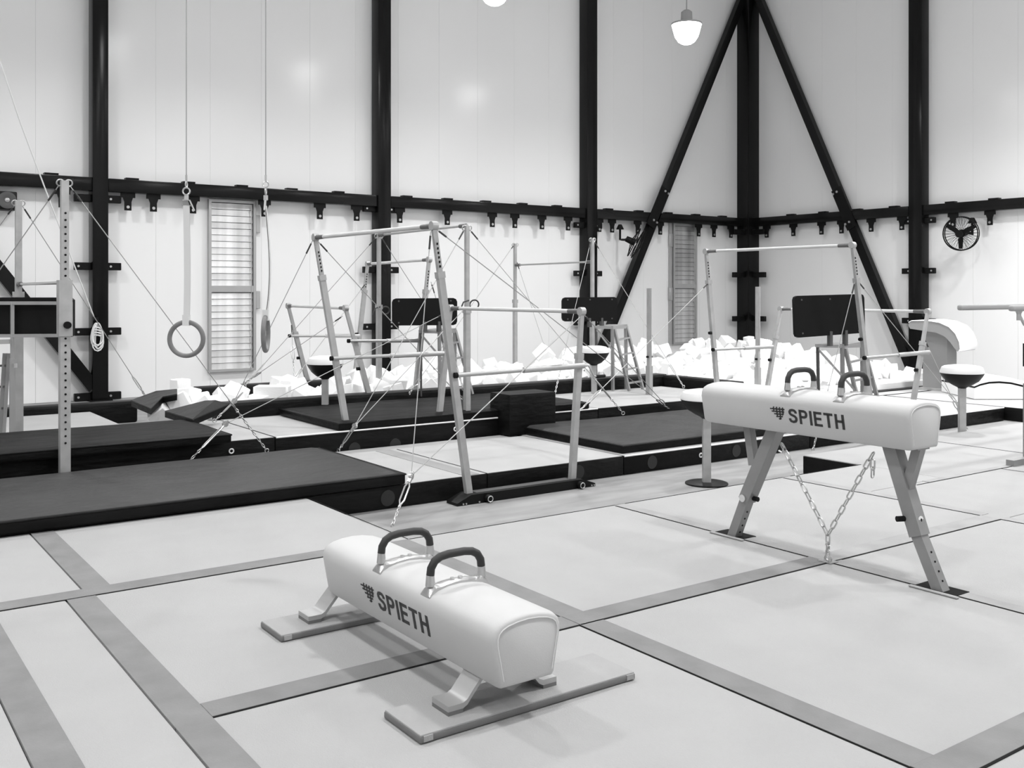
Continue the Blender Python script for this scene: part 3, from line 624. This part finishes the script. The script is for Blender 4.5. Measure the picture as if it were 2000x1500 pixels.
stay(t, tp[0]+Vector((.03, 0, -.03)), P(1217, 807, z=.41), tb=.3, ch=.25); stay(t, tp[1]+Vector((-.03, 0, -.03)), P(478, 754, z=.6), ch=.2); stay(t, tp[1]+Vector((.03, 0, -.03)), P(905, 712, y=13), ch=.2)
for p, py in ((tp[0], 590), (tp[1], 602)):
    z = P(912 if p is tp[0] else 745, py, y=p.y).z; lo = t.part('strap_loop', torus(Vector((p.x+.09, p.y-.02, z-.03)), Vector((.3, 1, .2)), .055, .009, 16, 6), 'darkcable')
    t.part('strap_tail', MB().path([(p.x, p.y-.04, z+.02), (p.x-.08, p.y-.05, z), (p.x-.12, p.y-.05, z-.08)], .009, 6), 'darkcable', lo)
t, tp = high_bar('horizontal bar with two thin posts left of the side-on fan', 12.0, 14.35, (1157, 466), (1006, 476), (1145, 512), (1010, 517), .05)
stay(t, tp[0]+Vector((-.03, 0, -.03)), P(1084, 768, z=.5), tb=.25, ch=.45); stay(t, tp[0]+Vector((.03, 0, -.03)), P(1335, 755, z=.5), ch=.2); stay(t, tp[1]+Vector((-.03, 0, -.03)), P(800, 768, z=.58), ch=.2); stay(t, tp[1]+Vector((.03, 0, -.3)), P(1072, 703, y=13.6), ch=.1, chained=False)
# lone uprights
for px, pt, pb, yy, lb in ((1268, 563, 754, 10.6, 'lone grey upright post by the step of the pit wall, left of the narrow louvre'), (1480, 560, 748, 10.35, 'lone grey upright post in front of the corner column')):
    a = P(px, pt, y=yy); b = P(px, pb, y=yy); b.z = .4 if px < 1300 else .3; t = Thing('upright_post', lb, 'post', b, 'lone upright posts')
    t.part('tube', MB().bar(b, a, .06, .045), 'steel'); t.part('sleeve', MB().bar(b, b+Vector((0, 0, .42)), .082, .065), 'palesteel'); t.part('pin', MB().cyl(b+Vector((-.05, 0, .55)), b+Vector((.05, 0, .55)), .016, 8), 'blackmatte')
    t.part('rail', MB().bar(a+Vector((0, -.028, 0)), a+Vector((0, -.028, -1.0)), .02, .012), 'palesteel')
# ================================================================== SPOTTING STANDS (dark board on a ladder trestle)
FW = Vector((CS, SX, 0)); RT = Vector((SX, -CS, 0))
def stand(label, cx, cy, w0, zb, board, wb_, sc_=1.0, flip=1):
    sc = sc_; t = Thing('spotting_stand', label, 'stand', P(cx, cy, w=w0)*1.0+Vector((0, 0, zb-P(cx, cy, w=w0).z)), 'spotting stands with dark boards')
    def Q(dx, dy, dw=0): return P(cx+flip*dx*sc, cy+dy*sc, w=w0+dw)
    def down(a, b): return ext(a, b, zb)
    for nm, a, b in (('rear_leg', Q(0, 0), Q(1, 120)), ('rear_leg', Q(26, 0, .3), Q(27, 110, .3)), ('ladder_stile', Q(4, 6), Q(31, 118)), ('ladder_stile', Q(27, 0, .3), Q(58, 116, .3))):
        t.part(nm, MB().bar(a, down(a, b), .05, .028), 'boardframe')
    for a, b in ((Q(-34, 2), Q(28, -1, .3)), (Q(0, 3), Q(27, 2, .3)), (Q(-34, 2), Q(0, 3))): t.part('top_rail', MB().bar(a, b, .04, .04), 'boardframe')
    t.part('platform', MB().prism([Q(-34, 2), Q(0, 3), Q(28, -1, .3), Q(-6, -1, .3)], (0, 0, .02)), 'boardframe')
    a0, a1 = Q(4, 6), down(Q(4, 6), Q(31, 118)); b0, b1 = Q(27, 0, .3), down(Q(27, 0, .3), Q(58, 116, .3))
    for k in (.18, .42, .66, .88): t.part('rung', MB().bar(a0+(a1-a0)*k, b0+(b1-b0)*k, .045, .022), 'boardframe')
    t.part('diagonal_strut', MB().bar(Q(-32, 6), down(Q(4, 6), Q(31, 118))*.55+Q(4, 6)*.45, .025), 'boardframe')
    t.part('side_leg', MB().bar(Q(-32, 4), Q(-31, 70), .03), 'darksteel'); a = Q(-31, 70); t.part('side_leg_foot', MB().bar(a, Vector((a.x, a.y, zb)), .02), 'darksteel')
    tl, tr, br, bl = [P(*p, w=ww) for p, ww in zip(board, (wb_[0], wb_[1], wb_[1], wb_[0]))]
    n = (tr-tl).cross(bl-tl).normalized(); n = n if n.dot(FW) > 0 else -n
    pts = []
    for c, u, v in ((tl, tr, bl), (tr, br, tl), (br, bl, tr), (bl, tl, br)):      # rounded corners
        eu = (u-c).normalized()*.05; ev = (v-c).normalized()*.05
        pts += [c+ev, c+ev*.3+eu*.3, c+eu]
    bd = t.part('board', MB().prism(pts, n*.045), 'board')
    for fu in (.1, .5, .9):
        for fv in (.1, .9):
            c = tl+(tr-tl)*fu+(bl-tl)*fv; t.part('screw', MB().cyl(c-n*.006, c, .012, 8), 'darksteel', bd)
    for fu in (.5, .72):
        c = bl+(br-bl)*fu+n*.02; e = Vector((c.x, c.y, Q(0, 2).z)); t.part('board_support', MB().bar(c+Vector((0, 0, .05)), e, .05), 'darksteel')
    return t, (tl, tr, br, bl, n)
stand('spotting stand with a dark board beside the second column', 858, 645, 13.2, .505, ((766, 583), (893, 582), (893, 635), (766, 636)), (13.0, 13.2), 1.15)
stand('spotting stand with a dark board in front of the column by the side-on fan', 1196, 637, 14.9, .41, ((1098, 581), (1206, 580), (1206, 627), (1098, 628)), (14.8, 15.0))
stand('spotting stand with a large dark board behind the high pommel horse', 1645, 672, 12.6, .2, ((1551, 578), (1688, 574), (1690, 650), (1554, 660)), (12.3, 12.7), 1.5)
t = Thing('spotting_stand', 'spotting stand at the left edge showing the steel frame behind its dark board', 'stand', P(20, 830, w=10.3), 'spotting stands with dark boards')
pts = [P(-150, 581, w=10.2), P(137, 581, w=10.2), P(143, 586, w=10.2), P(143, 655, w=10.2), P(138, 658, w=10.2), P(-150, 658, w=10.2)]
t.part('board', MB().prism(pts, FW*.045), 'blackmatte')
for a, b in (((-150, 592), (140, 592)), ((-150, 657), (137, 655)), ((24, 590), (24, 700)), ((138, 590), (138, 656))): t.part('frame_tube', MB().bar(P(*a, w=10.15), P(*b, w=10.15), .034), 'boardframe')
lg = t.part('telescopic_leg', MB().bar(P(24, 700, w=10.15), Vector((P(24, 700, w=10.15).x, P(24, 700, w=10.15).y, .41)), .05), 'boardframe')
for a in ((9, 690), (17, 690)): t.part('ladder_stile', MB().bar(P(*a, w=10.3), ext(P(*a, w=10.3), P(a[0]-7, 800, w=10.3), .41), .035), 'boardframe')
for py in (670, 715, 756, 798): t.part('rung', MB().bar(P(-60, py+1, w=10.3), P(12, py-1, w=10.3), .03, .022), 'darksteel')
t.part('white_end_bar', MB().bar(P(-40, 669, w=10.1), P(20, 667, w=10.1), .05, .045), 'palesteel')
t.part('latch', MB().cyl(P(30, 710, w=10.1), P(30, 718, w=10.1), .018, 8), 'zinc')
t.part('ladder_stile', MB().bar(P(-62, 668, w=10.3), ext(P(-62, 668, w=10.3), P(-70, 800, w=10.3), .41), .035), 'boardframe')
# ================================================================== MUSHROOM PEDESTALS
def pedestal(p, zt, label, disc_r=0, R_=.25):
    t = Thing('mushroom_pedestal', label, 'pedestal', p, 'mushroom pedestals'); o = Vector((p.x, p.y, zt))
    t.part('post', MB().bar(p, o-Vector((0, 0, .25)), .078, .06, up=FW), 'steel')
    t.part('bowl', MB().lathe([(.045, -.275), (.055, -.262), (.11, -.235), (R_*.76, -.185), (R_*.94, -.125), (R_+.005, -.088), (R_, -.08)], o, 32), 'bowl')
    t.part('cap', MB().lathe([(R_+.004, -.087), (R_+.006, -.07), (R_-.016, -.016), (R_-.045, .0), (R_*.5, .012), (.01, .014)], o, 32), 'cap')
    if disc_r: t.part('base_disc', MB().lathe([(disc_r, .0), (disc_r, .012), (disc_r-.015, .018), (.02, .019)], p, 32), 'black')
    return t
pedestal(P(1380, 945, z=0), .92, 'mushroom pedestal with a round black base beside the left end of the high pommel horse', .21)
pedestal(P(1879, 800, w=12.2)-Vector((0, 0, P(1879, 800, w=12.2).z)), .985, 'mushroom pedestal beyond the right end of the high pommel horse', .12)
q = P(635, 787, y=11.36); pedestal(Vector((q.x, q.y, .5)), P(635, 697, y=11.36).z, 'mushroom pedestal in front of the pit wall at the left post of the tall bars', R_=.22)
q = P(1160, 762, y=11.2); pedestal(Vector((q.x, q.y, .41)), P(1159, 677, y=11.2).z, 'mushroom pedestal beside the lower bar of the tall uneven bars', R_=.22)
# ================================================================== POMMEL HORSES
def ribbon(mb, pts, wd, f, closed=False):
    n = len(pts); L = []; Rr = []
    for i in range(n):
        p = Vector(pts[i]).to_2d(); a = Vector(pts[i-1]).to_2d() if i or closed else None; b = Vector(pts[(i+1) % n]).to_2d() if i < n-1 or closed else None
        d1 = (p-a).normalized() if a is not None else None; d2 = (b-p).normalized() if b is not None else None
        d1 = d1 or d2; d2 = d2 or d1; n1 = Vector((-d1.y, d1.x)); n2 = Vector((-d2.y, d2.x)); m = (n1+n2).normalized(); k = wd/2/max(.4, m.dot(n1))
        L.append(p+m*k); Rr.append(p-m*k)
    vs = [f(v.x, v.y, 0) for v in L]+[f(v.x, v.y, 0) for v in Rr]+[f(v.x, v.y, 1) for v in L]+[f(v.x, v.y, 1) for v in Rr]; fs = []
    for i in range(n if closed else n-1):
        j = (i+1) % n; fs += [(2*n+i, 2*n+j, 3*n+j, 3*n+i), (i, n+i, n+j, j), (i, j, 2*n+j, 2*n+i), (n+i, 3*n+i, 3*n+j, n+j)]
    if not closed: fs += [(0, 2*n, 3*n, n), (n-1, 2*n-1, 4*n-1, 3*n-1)]
    mb.add(vs, fs)
LET = {'S': (.63, [[(.535, .70), (.525, .80), (.45, .89), (.31, .915), (.17, .88), (.10, .78), (.105, .68), (.17, .59), (.31, .535), (.45, .475), (.53, .38), (.535, .26), (.47, .14), (.31, .085), (.15, .12), (.09, .21), (.08, .31)]]),
 'P': (.60, [[(.085, 0), (.085, 1)], [(.085, .915), (.36, .915), (.46, .87), (.51, .78), (.51, .66), (.46, .55), (.36, .50), (.085, .50)]]),
 'I': (.17, [[(.085, 0), (.085, 1)]]), 'E': (.56, [[(.085, 0), (.085, 1)], [(.085, .915), (.55, .915)], [(.085, .52), (.51, .52)], [(.085, .085), (.56, .085)]]),
 'T': (.60, [[(0, .915), (.60, .915)], [(.30, .9), (.30, 0)]]), 'H': (.62, [[(.085, 0), (.085, 1)], [(.535, 0), (.535, 1)], [(.085, .52), (.535, .52)]])}
SEC = [(-.125, 0), (-.137, .012), (-.170, .185), (-.169, .212), (-.160, .235), (-.142, .251), (-.112, .264), (-.06, .274), (0, .278)]
SEC = SEC+[(-a, b) for a, b in SEC[-2::-1]]
def pommel_horse(label, Xc, yn, yf, zb, handles, text, logo):
    t = Thing('pommel_horse', label, 'pommel horse', (Xc, (yn+yf)/2, zb), 'pommel horses')
    def ring(y, k, cz=.14): return [Vector((Xc+a*k, y, zb+cz+(b-cz)*k)) for a, b in SEC]
    prof = [(0, .90), (.004, .945), (.012, .972), (.025, .99), (.045, 1.0)]
    rings = [ring(yn+d, k) for d, k in prof]+[ring(yn+(yf-yn)*u, 1) for u in (.25, .5, .75)]+[ring(yf-d*1.6, k-(1-k)*.3) for d, k in reversed(prof)]
    body = t.part('body', MB().loft(rings), 'leather')
    for y, s_ in ((yn, -1),):
        r_ = [Vector((Xc+a*.86, y-.001, zb+.14+(b-.14)*.84)) for a, b in SEC]
        t.part('end_piping', MB().path(r_[1:-1], .0024, 6), 'piping', body)
    r_ = [v+Vector((0, .0, 0)) for v in ring(yn+.014, .983)]; t.part('end_seam', MB().path(r_, .0022, 6, True), 'seam', body) if False else None
    # side face frame for print: u runs from the far end towards the near end, v up the slanting side
    def side(u, v, y0):      # point on the -X side, v = height above the body's bottom
        x = -.137-(.170-.137)*(v-.012)/(.185-.012); return Vector((Xc+x, y0-u, zb+v))
    nrm = Vector((-1, 0, -.19)).normalized(); hgt = .092; v0 = text[2]
    u = 0; y0, y1 = text[0], text[1]; tot = sum(LET[c][0] for c in 'SPIETH')+.13*5; su = (y0-y1)/tot
    for c in 'SPIETH':
        wd, st = LET[c]; mb = MB()
        for s_ in st:
            ribbon(mb, s_, .165, lambda a, b, k, u=u: side((u+a)*su, v0+b*hgt, y0)+nrm*(.0008 if k == 0 else .002))
        t.part('letter', mb, 'ink', body); u += wd+.13
    lw = logo[0]-logo[1]
    def lf(a, b, k): return side(a*lw, v0+.008+b*hgt*.98, logo[0])+nrm*(.0008 if k == 0 else .002)
    lm = MB()
    for a0, a1, b in ((.0, .97, .80), (.09, .93, .62), (.24, .88, .44), (.38, .80, .26), (.52, .70, .10)):
        ribbon(lm, [(a0, b-.02), (a1, b+.02)], .085, lf)
        for xk in (.22, .42, .62, .82):
            if a0 < xk+.02 and xk < a1: ribbon(lm, [(xk+.055, b+.15), (xk-.03, b-.07)], .075, lf)
    t.part('emblem', lm, 'ink', body)
    for yh in handles:
        hw = .132; top = zb+.278; mb = MB(); arch = []
        zl = zb+.262
        for a, b in ((-hw, .0), (-hw, .045), (-hw+.004, .075), (-hw+.022, .103), (-hw+.05, .118), (-.04, .124), (.04, .124), (hw-.05, .118), (hw-.022, .103), (hw-.004, .075), (hw, .045), (hw, .0)): arch.append((Xc+a, yh, zl+.018+b))
        hd = t.part('pommel', MB().path(arch[1:-1], .0180, 12), 'grip')
        for s_ in (arch[:2], arch[:-3:-1]): t.part('pommel_leg', MB().path([Vector(s_[0]), Vector(s_[1])+Vector((0, 0, .004))], [.022, .0175], 12), 'alu', hd)
        n = 18; rr = []
        for i in range(n+1):
            a = -.158+.316*i/n; e = abs(a)/.158; zz = zb+.2785-.012*(a/.1)**2-(.012*max(0, e-.75)/.25*1.3)
            wy = .032+.010*e**2; th = .013+.020*math.exp(-((abs(a)-.132)/.022)**2)
            rr.append([Vector((Xc+a, yh-wy, zz-.004)), Vector((Xc+a, yh-wy*.9, zz+th*.6)), Vector((Xc+a, yh-wy*.4, zz+th)), Vector((Xc+a, yh+wy*.4, zz+th)), Vector((Xc+a, yh+wy*.9, zz+th*.6)), Vector((Xc+a, yh+wy, zz-.004))])
        sd = t.part('saddle_foot', MB().loft(rr), 'alu', hd)
        for dx in (-.02, .02): t.part('bolt', MB().cyl((Xc+dx, yh, zb+.284), (Xc+dx, yh, zb+.298), .011, 10), 'chrome', hd)
    return t
# the low horse standing on its own feet on two boards
XN, zn = 2.335, .348
ph = pommel_horse('low pommel horse on short feet and two flat boards in the foreground', XN, 3.17, 4.74, zn, [P(793, 1092, x=XN).y, P(891, 1138, x=XN).y],
                  (P(739, 1182, x=XN-.155).y, P(839, 1226, x=XN-.155).y, .072), (P(708, 1162, x=XN-.155).y, P(734, 1166, x=XN-.155).y))
ZB = ZP+.036
for (y0, y1, lb) in ((3.25, 3.54, 'near flat grey board under the feet of the low pommel horse'), (4.59, 4.86, 'far flat grey board under the feet of the low pommel horse')):
    t = Thing('base_board', lb, 'board', (2.43, (y0+y1)/2, ZP), 'flat boards under the low horse')
    t.part('panel', MB().rbox((1.893, y0+.003, ZB-.010), (2.977, y1-.003, ZB), .004, 2), 'boardtop'); t.part('edge_binding', MB().rbox((1.89, y0, ZP+.003), (2.98, y1, ZB-.007), .005, 2), 'binding')
    for xx in (1.905, 2.93): t.part('edge_clip', MB().box((xx, y0-.003, ZP+.008), (xx+.04, y0+.01, ZB-.006)), 'boardtop')
    yc = (y0+y1)/2
    for s_ in (-1, 1):
        f = []
        for a, b in ((.03, zn+.004), (.10, zn-.006), (.155, ZB+.055), (.18, ZB+.026), (.20, ZB+.016), (.27, ZB+.016)): f.append(Vector((XN+s_*a, yc, b)))
        up = [p+Vector((0, 0, .022)) for p in f]; hw = .062
        mb = MB().loft([[p-Vector((0, hw, 0)), p+Vector((0, hw, 0)), q_+Vector((0, hw, 0)), q_-Vector((0, hw, 0))] for p, q_ in zip(f, up)])
        ft = ph.part('foot', mb, 'palesteel'); g = f[-2:]
        ph.part('foot_pad', MB().box((min(f[4].x, f[5].x), yc-hw, ZB), (max(f[4].x, f[5].x), yc+hw, ZB+.016)), 'binding', ft)
# the high horse on splayed legs, chained to the floor
XH, zh = 5.29, .985
p2 = pommel_horse('high pommel horse on splayed steel legs with a floor chain at the right', XH, 3.30, 4.92, zh, [P(1564, 765, x=XH).y, P(1668, 776, x=XH).y],
                  (P(1541, 818, x=XH-.155).y, P(1650, 826, x=XH-.155).y, .075), (P(1506, 812, x=XH-.155).y, P(1535, 812, x=XH-.155).y))
def horse_leg(top, joint, foot, btop, bbot, s_):
    a = P(*top, x=XH); a.z = zh+.006; j = P(*joint, x=XH); f = P(*foot, x=XH); d = (f-j).normalized(); f = ext(j, f, .02)
    lg = p2.part('leg', MB().bar(a, j, .082, .088, up=Vector((1, 0, 0))), 'legsteel')
    p2.part('inner_leg', MB().bar(j-d*.05, f, .066, .070, up=Vector((1, 0, 0))), 'legsteel', lg)
    b0 = P(*btop, x=XH); b0.z = zh+.004; b1 = P(*bbot, x=XH); p2.part('leg_brace', MB().bar(b0, b1, .055, .055, up=Vector((1, 0, 0))), 'legsteel')
    p2.part('mounting_plate', MB().box((XH-.06, min(a.y, b0.y)-.03, zh-.004), (XH+.06, max(a.y, b0.y)+.03, zh+.004)), 'legsteel')
    hm = MB(); u = Vector((-.036, 0, 0))
    sd = Vector((0, -1, 0))
    for k in range(4): c = j+d*(.09+.055*k); hm.cyl(c+sd*.034, c+sd*.0385, .007, 8)
    p2.part('pin_holes', hm, 'seam', lg, kind='stuff')
    p2.part('foot_plate', MB().box((f.x-.06, f.y-.1, 0), (f.x+.06, f.y+.1, .02)), 'legsteel', lg)
    return lg, a, j, d
lg, a, j, d = horse_leg((1742, 880), (1796, 1046), (1837, 1152), (1795, 884), (1766, 978), -1)
c = j-d*.10; p2.part('lock_label', disc(c+Vector((0, -.048, 0)), Vector((0, -1, 0)), .024, 18), 'white', lg); p2.part('lock_slot', MB().cbox(c+Vector((0, -.054, 0)), (.008, .004, .02)), 'seam', lg)
p2.part('lock_knob', MB().cyl(c+Vector((-.04, .03, 0)), c+Vector((-.085, .05, 0)), .017, 12), 'blackmatte', lg)
lg, a2, j2, d2 = horse_leg((1517, 842), (1459, 976), (1435, 1044), (1462, 848), (1473, 908), 1)
c = j2-d2*.02; p2.part('lock_bolt', MB().cyl(c+Vector((-.044, 0, 0)), c+Vector((-.06, 0, 0)), .026, 14), 'chrome', lg); p2.part('lock_knob', MB().cyl(c+Vector((0, -.05, 0)), c+Vector((0, -.09, .0)), .017, 12), 'blackmatte', lg)
XK = XH-.02; m = P(1617, 1045, x=XK); fl = P(1617, 1083, x=XK); fl.z = ZP+.02
c0, c1 = P(1526, 866, x=XK), P(1706, 884, x=XK)
ch = p2.part('tension_hook', MB().path([m+Vector((0, 0, -.04)), m+Vector((0, .014, -.06)), m+Vector((0, 0, -.085)), m+Vector((0, -.014, -.065))], .006, 8), 'zinc')
chain(p2, c0, m, LINKB, .076, ch); chain(p2, c1, m, LINKB, .076, ch); chain(p2, m, fl, LINKB, .076, ch)
chain(p2, P(1705, 900, x=XK), P(1704, 930, x=XK), LINKB, .076, ch)
p2.part('anchor_eye', torus(fl, Vector((1, 0, 0)), .022, .007, 14, 8), 'zinc', ch); p2.part('anchor_plate', MB().box((fl.x-.04, fl.y-.05, ZP+.001), (fl.x+.04, fl.y+.05, ZP+.008)), 'zinc', ch)
p2.part('shackle', MB().path([c0, c0+Vector((0, -.02, -.02)), c0+Vector((0, -.01, -.06)), c0+Vector((0, .02, -.05))], .007, 8), 'zinc', ch)
# ================================================================== RINGS
def ring(px, top, cy, rpx, w_, axis, bow, label):
    c = P(px, cy, w=w_); R_ = .104; t = Thing('gymnastic_ring', label, 'ring', c, 'gymnastic rings')
    t.part('hoop', torus(c, axis, R_, .0145, 48, 12), 'wood')
    zt = P(px, top, w=w_).z; a = axis.cross(Vector((0, 0, 1))).normalized(); n = axis.normalized()
    pts = []
    for i in range(13):
        k = i/12; pts.append(Vector((c.x, c.y, c.z+R_))+Vector((0, 0, zt-c.z-R_))*k+RT*bow*math.sin(math.pi*k**.8))
    for s_ in (-1, 1):
        rr = []
        for p in pts: rr.append([p-a*.019+n*(s_*.004-.001), p+a*.019+n*(s_*.004-.001), p+a*.019+n*(s_*.004+.001), p-a*.019+n*(s_*.004+.001)])
        st = t.part('strap', MB().loft(rr), 'strap')
    t.part('strap_wrap', MB().bar(c+Vector((0, 0, R_-.022)), c+Vector((0, 0, R_+.045)), .040, .036, up=n), 'strap', st)
    tp_ = pts[-1]; bk = t.part('buckle', MB().path([tp_-a*.026, tp_+a*.026, tp_+a*.022+Vector((0, 0, .035)), tp_-a*.022+Vector((0, 0, .035))], .004, 6, True), 'zinc')
    t.part('cam_lever', MB().bar(tp_+a*.02+Vector((0, 0, .035)), tp_+a*.05-Vector((0, 0, .03)), .012, .006), 'zinc', bk)
    t.part('swivel', MB().cyl(tp_+Vector((0, 0, .035)), tp_+Vector((0, 0, .065)), .014, 10), 'zinc', bk); t.part('shackle', torus(tp_+Vector((0, 0, .09)), n, .022, .005, 14, 6), 'zinc', bk); t.part('shackle', torus(tp_+Vector((0, 0, .132)), a, .018, .004, 14, 6), 'zinc', bk)
    t.part('cable', MB().cyl(tp_+Vector((0, 0, .15)), Vector((tp_.x, tp_.y, ZC)), .0035, 6), 'cable'); t.part('cable_thimble', MB().cyl(tp_+Vector((0, 0, .145)), tp_+Vector((0, 0, .19)), .007, 8), 'zinc')
ring(364, 402, 662, 75, 6.15, FW, .006, 'grey gymnastic ring facing the camera, left of the bright louvre')
ring(519, 402, 652, 75, 6.15, (RT+FW*.10).normalized(), .026, 'grey gymnastic ring seen edge-on, right of the bright louvre')
# ================================================================== RIGHT SIDE: VAULT, PARALLEL BARS, ARCHED MAT
D = (RT*.75-FW*.66).normalized(); E_ = (RT*.66+FW*.75).normalized(); o = P(1842, 640, w=17.2)
t = Thing('vaulting_table', 'pale vaulting table with a curved nose on a grey padded stand', 'vaulting table', Vector((o.x, o.y, .2)))
zt = P(1838, 627, w=17.2).z
prof = [(-.5, -.08), (-.5, -.03), (-.44, 0), (-.15, .01), (.1, -.02), (.28, -.09), (.40, -.20), (.47, -.34), (.485, -.45), (.45, -.50), (.38, -.44), (.30, -.34), (.2, -.25), (.05, -.19), (-.2, -.16), (-.47, -.13)]
def VP(a, b, e): return Vector((o.x, o.y, zt))+D*a*.86+E_*e*1.25+Vector((0, 0, b))
t.part('table_top', MB().prism([VP(a, b, -.36) for a, b in prof], E_*.90), 'vault')
t.part('top_cover', MB().loft([[VP(a, b, e)+Vector((0, 0, .004)) for e in (-.37, -.3, .3, .37)]+[VP(a, b, e)+Vector((0, 0, .014))+D*(.012 if b < -.05 and a > .2 else 0) for e in (.36, .3, -.3, -.36)] for a, b in prof[1:10]]), 'whitevinyl')
t.part('stand_padding', MB().prism([VP(-.30, -.13, -.2), VP(.17, -.14, -.2), VP(.17, .2-zt, -.2), VP(-.30, .2-zt, -.2)], E_*.5), 'vaultdark')
t.part('stand_foot', MB().prism([VP(-.36, .2-zt, -.26), VP(.25, .2-zt, -.26), VP(.25, .24-zt, -.26), VP(-.36, .24-zt, -.26)], E_*.65), 'steel')
y1 = P(1873, 602, w=9.2).y; x1 = P(1873, 602, w=9.2).x; zr = P(1873, 600, w=9.2).z
t = Thing('parallel_bars', 'parallel bars at the right edge with one pale rail in view', 'parallel bars', (x1+1.7, y1-.24, ZP))
xh = P(1990, 615, y=y1).x; xo = P(2009, 700, y=y1).x-xh-.08
for yy in (y1, y1-.48):
    rl = t.part('rail', MB().rbox((x1, yy-.025, zr-.03), (x1+3.5, yy+.025, zr+.022), .018, 3), 'railwood')
    for xx in (xh+.08, xh+2.38):
        hg = t.part('rail_hanger', MB().cyl((xx-.08, yy, zr-.03), (xx-.08, yy, zr-.14), .022, 10), 'steel')
        t.part('hanger_flare', MB().lathe([(.02, -.06), (.03, -.03), (.07, -.005)], (xx-.08, yy, zr-.025), 14), 'steel', hg)
        t.part('hanger_link', MB().bar((xx-.07, yy, zr-.09), (xx+.03, yy, zr-.19), .02), 'steel', hg)
        up = t.part('upright', MB().bar((xx+xo, yy, .8), (xx+xo, yy, zr-.16), .05), 'steel'); t.part('upright_sleeve', MB().bar((xx+xo, yy, ZP+.04), (xx+xo, yy, .98), .075), 'legsteel', up)
        t.part('sleeve_clamp', MB().bar((xx+xo, yy, 1.15), (xx+xo, yy, 1.38), .07, .09), 'blackmatte', up)
for yy in (y1, y1-.48): t.part('base_rail', MB().box((x1+.9, yy-.04, ZP), (x1+2.8, yy+.04, ZP+.06)), 'legsteel')
for xx in (xh+.08+xo, xh+2.38+xo): t.part('base_cross', MB().box((xx-.04, y1-.50, ZP), (xx+.04, y1+.02, ZP+.055)), 'legsteel')
top = [P(*p, w=15.6) for p in ((1903, 746), (1915, 741), (1932, 737), (1952, 736), (1975, 738), (2000, 744), (2040, 752), (2080, 760))]
t = Thing('arched_mat', 'white arched mat at the right edge behind the pedestal', 'mat', Vector((top[3].x, top[3].y, .2)))
mid = [p-Vector((0, 0, .07)) for p in top]
t.part('cover', MB().prism(top+mid[::-1], FW*1.2), 'whitevinyl'); t.part('slit_shade', MB().prism([p-Vector((0, 0, .001)) for p in mid]+[p-Vector((0, 0, .025)) for p in mid[::-1]], FW*1.18), 'blackvinyl')  # black strip stands in for the shade in the slit under the arch
low = [p-Vector((0, 0, .03)) for p in mid]; t.part('under_pad', MB().prism([Vector((low[0].x, low[0].y, .21))]+low+[Vector((low[-1].x, low[-1].y, .21))], FW*1.19), 'whitevinyl')
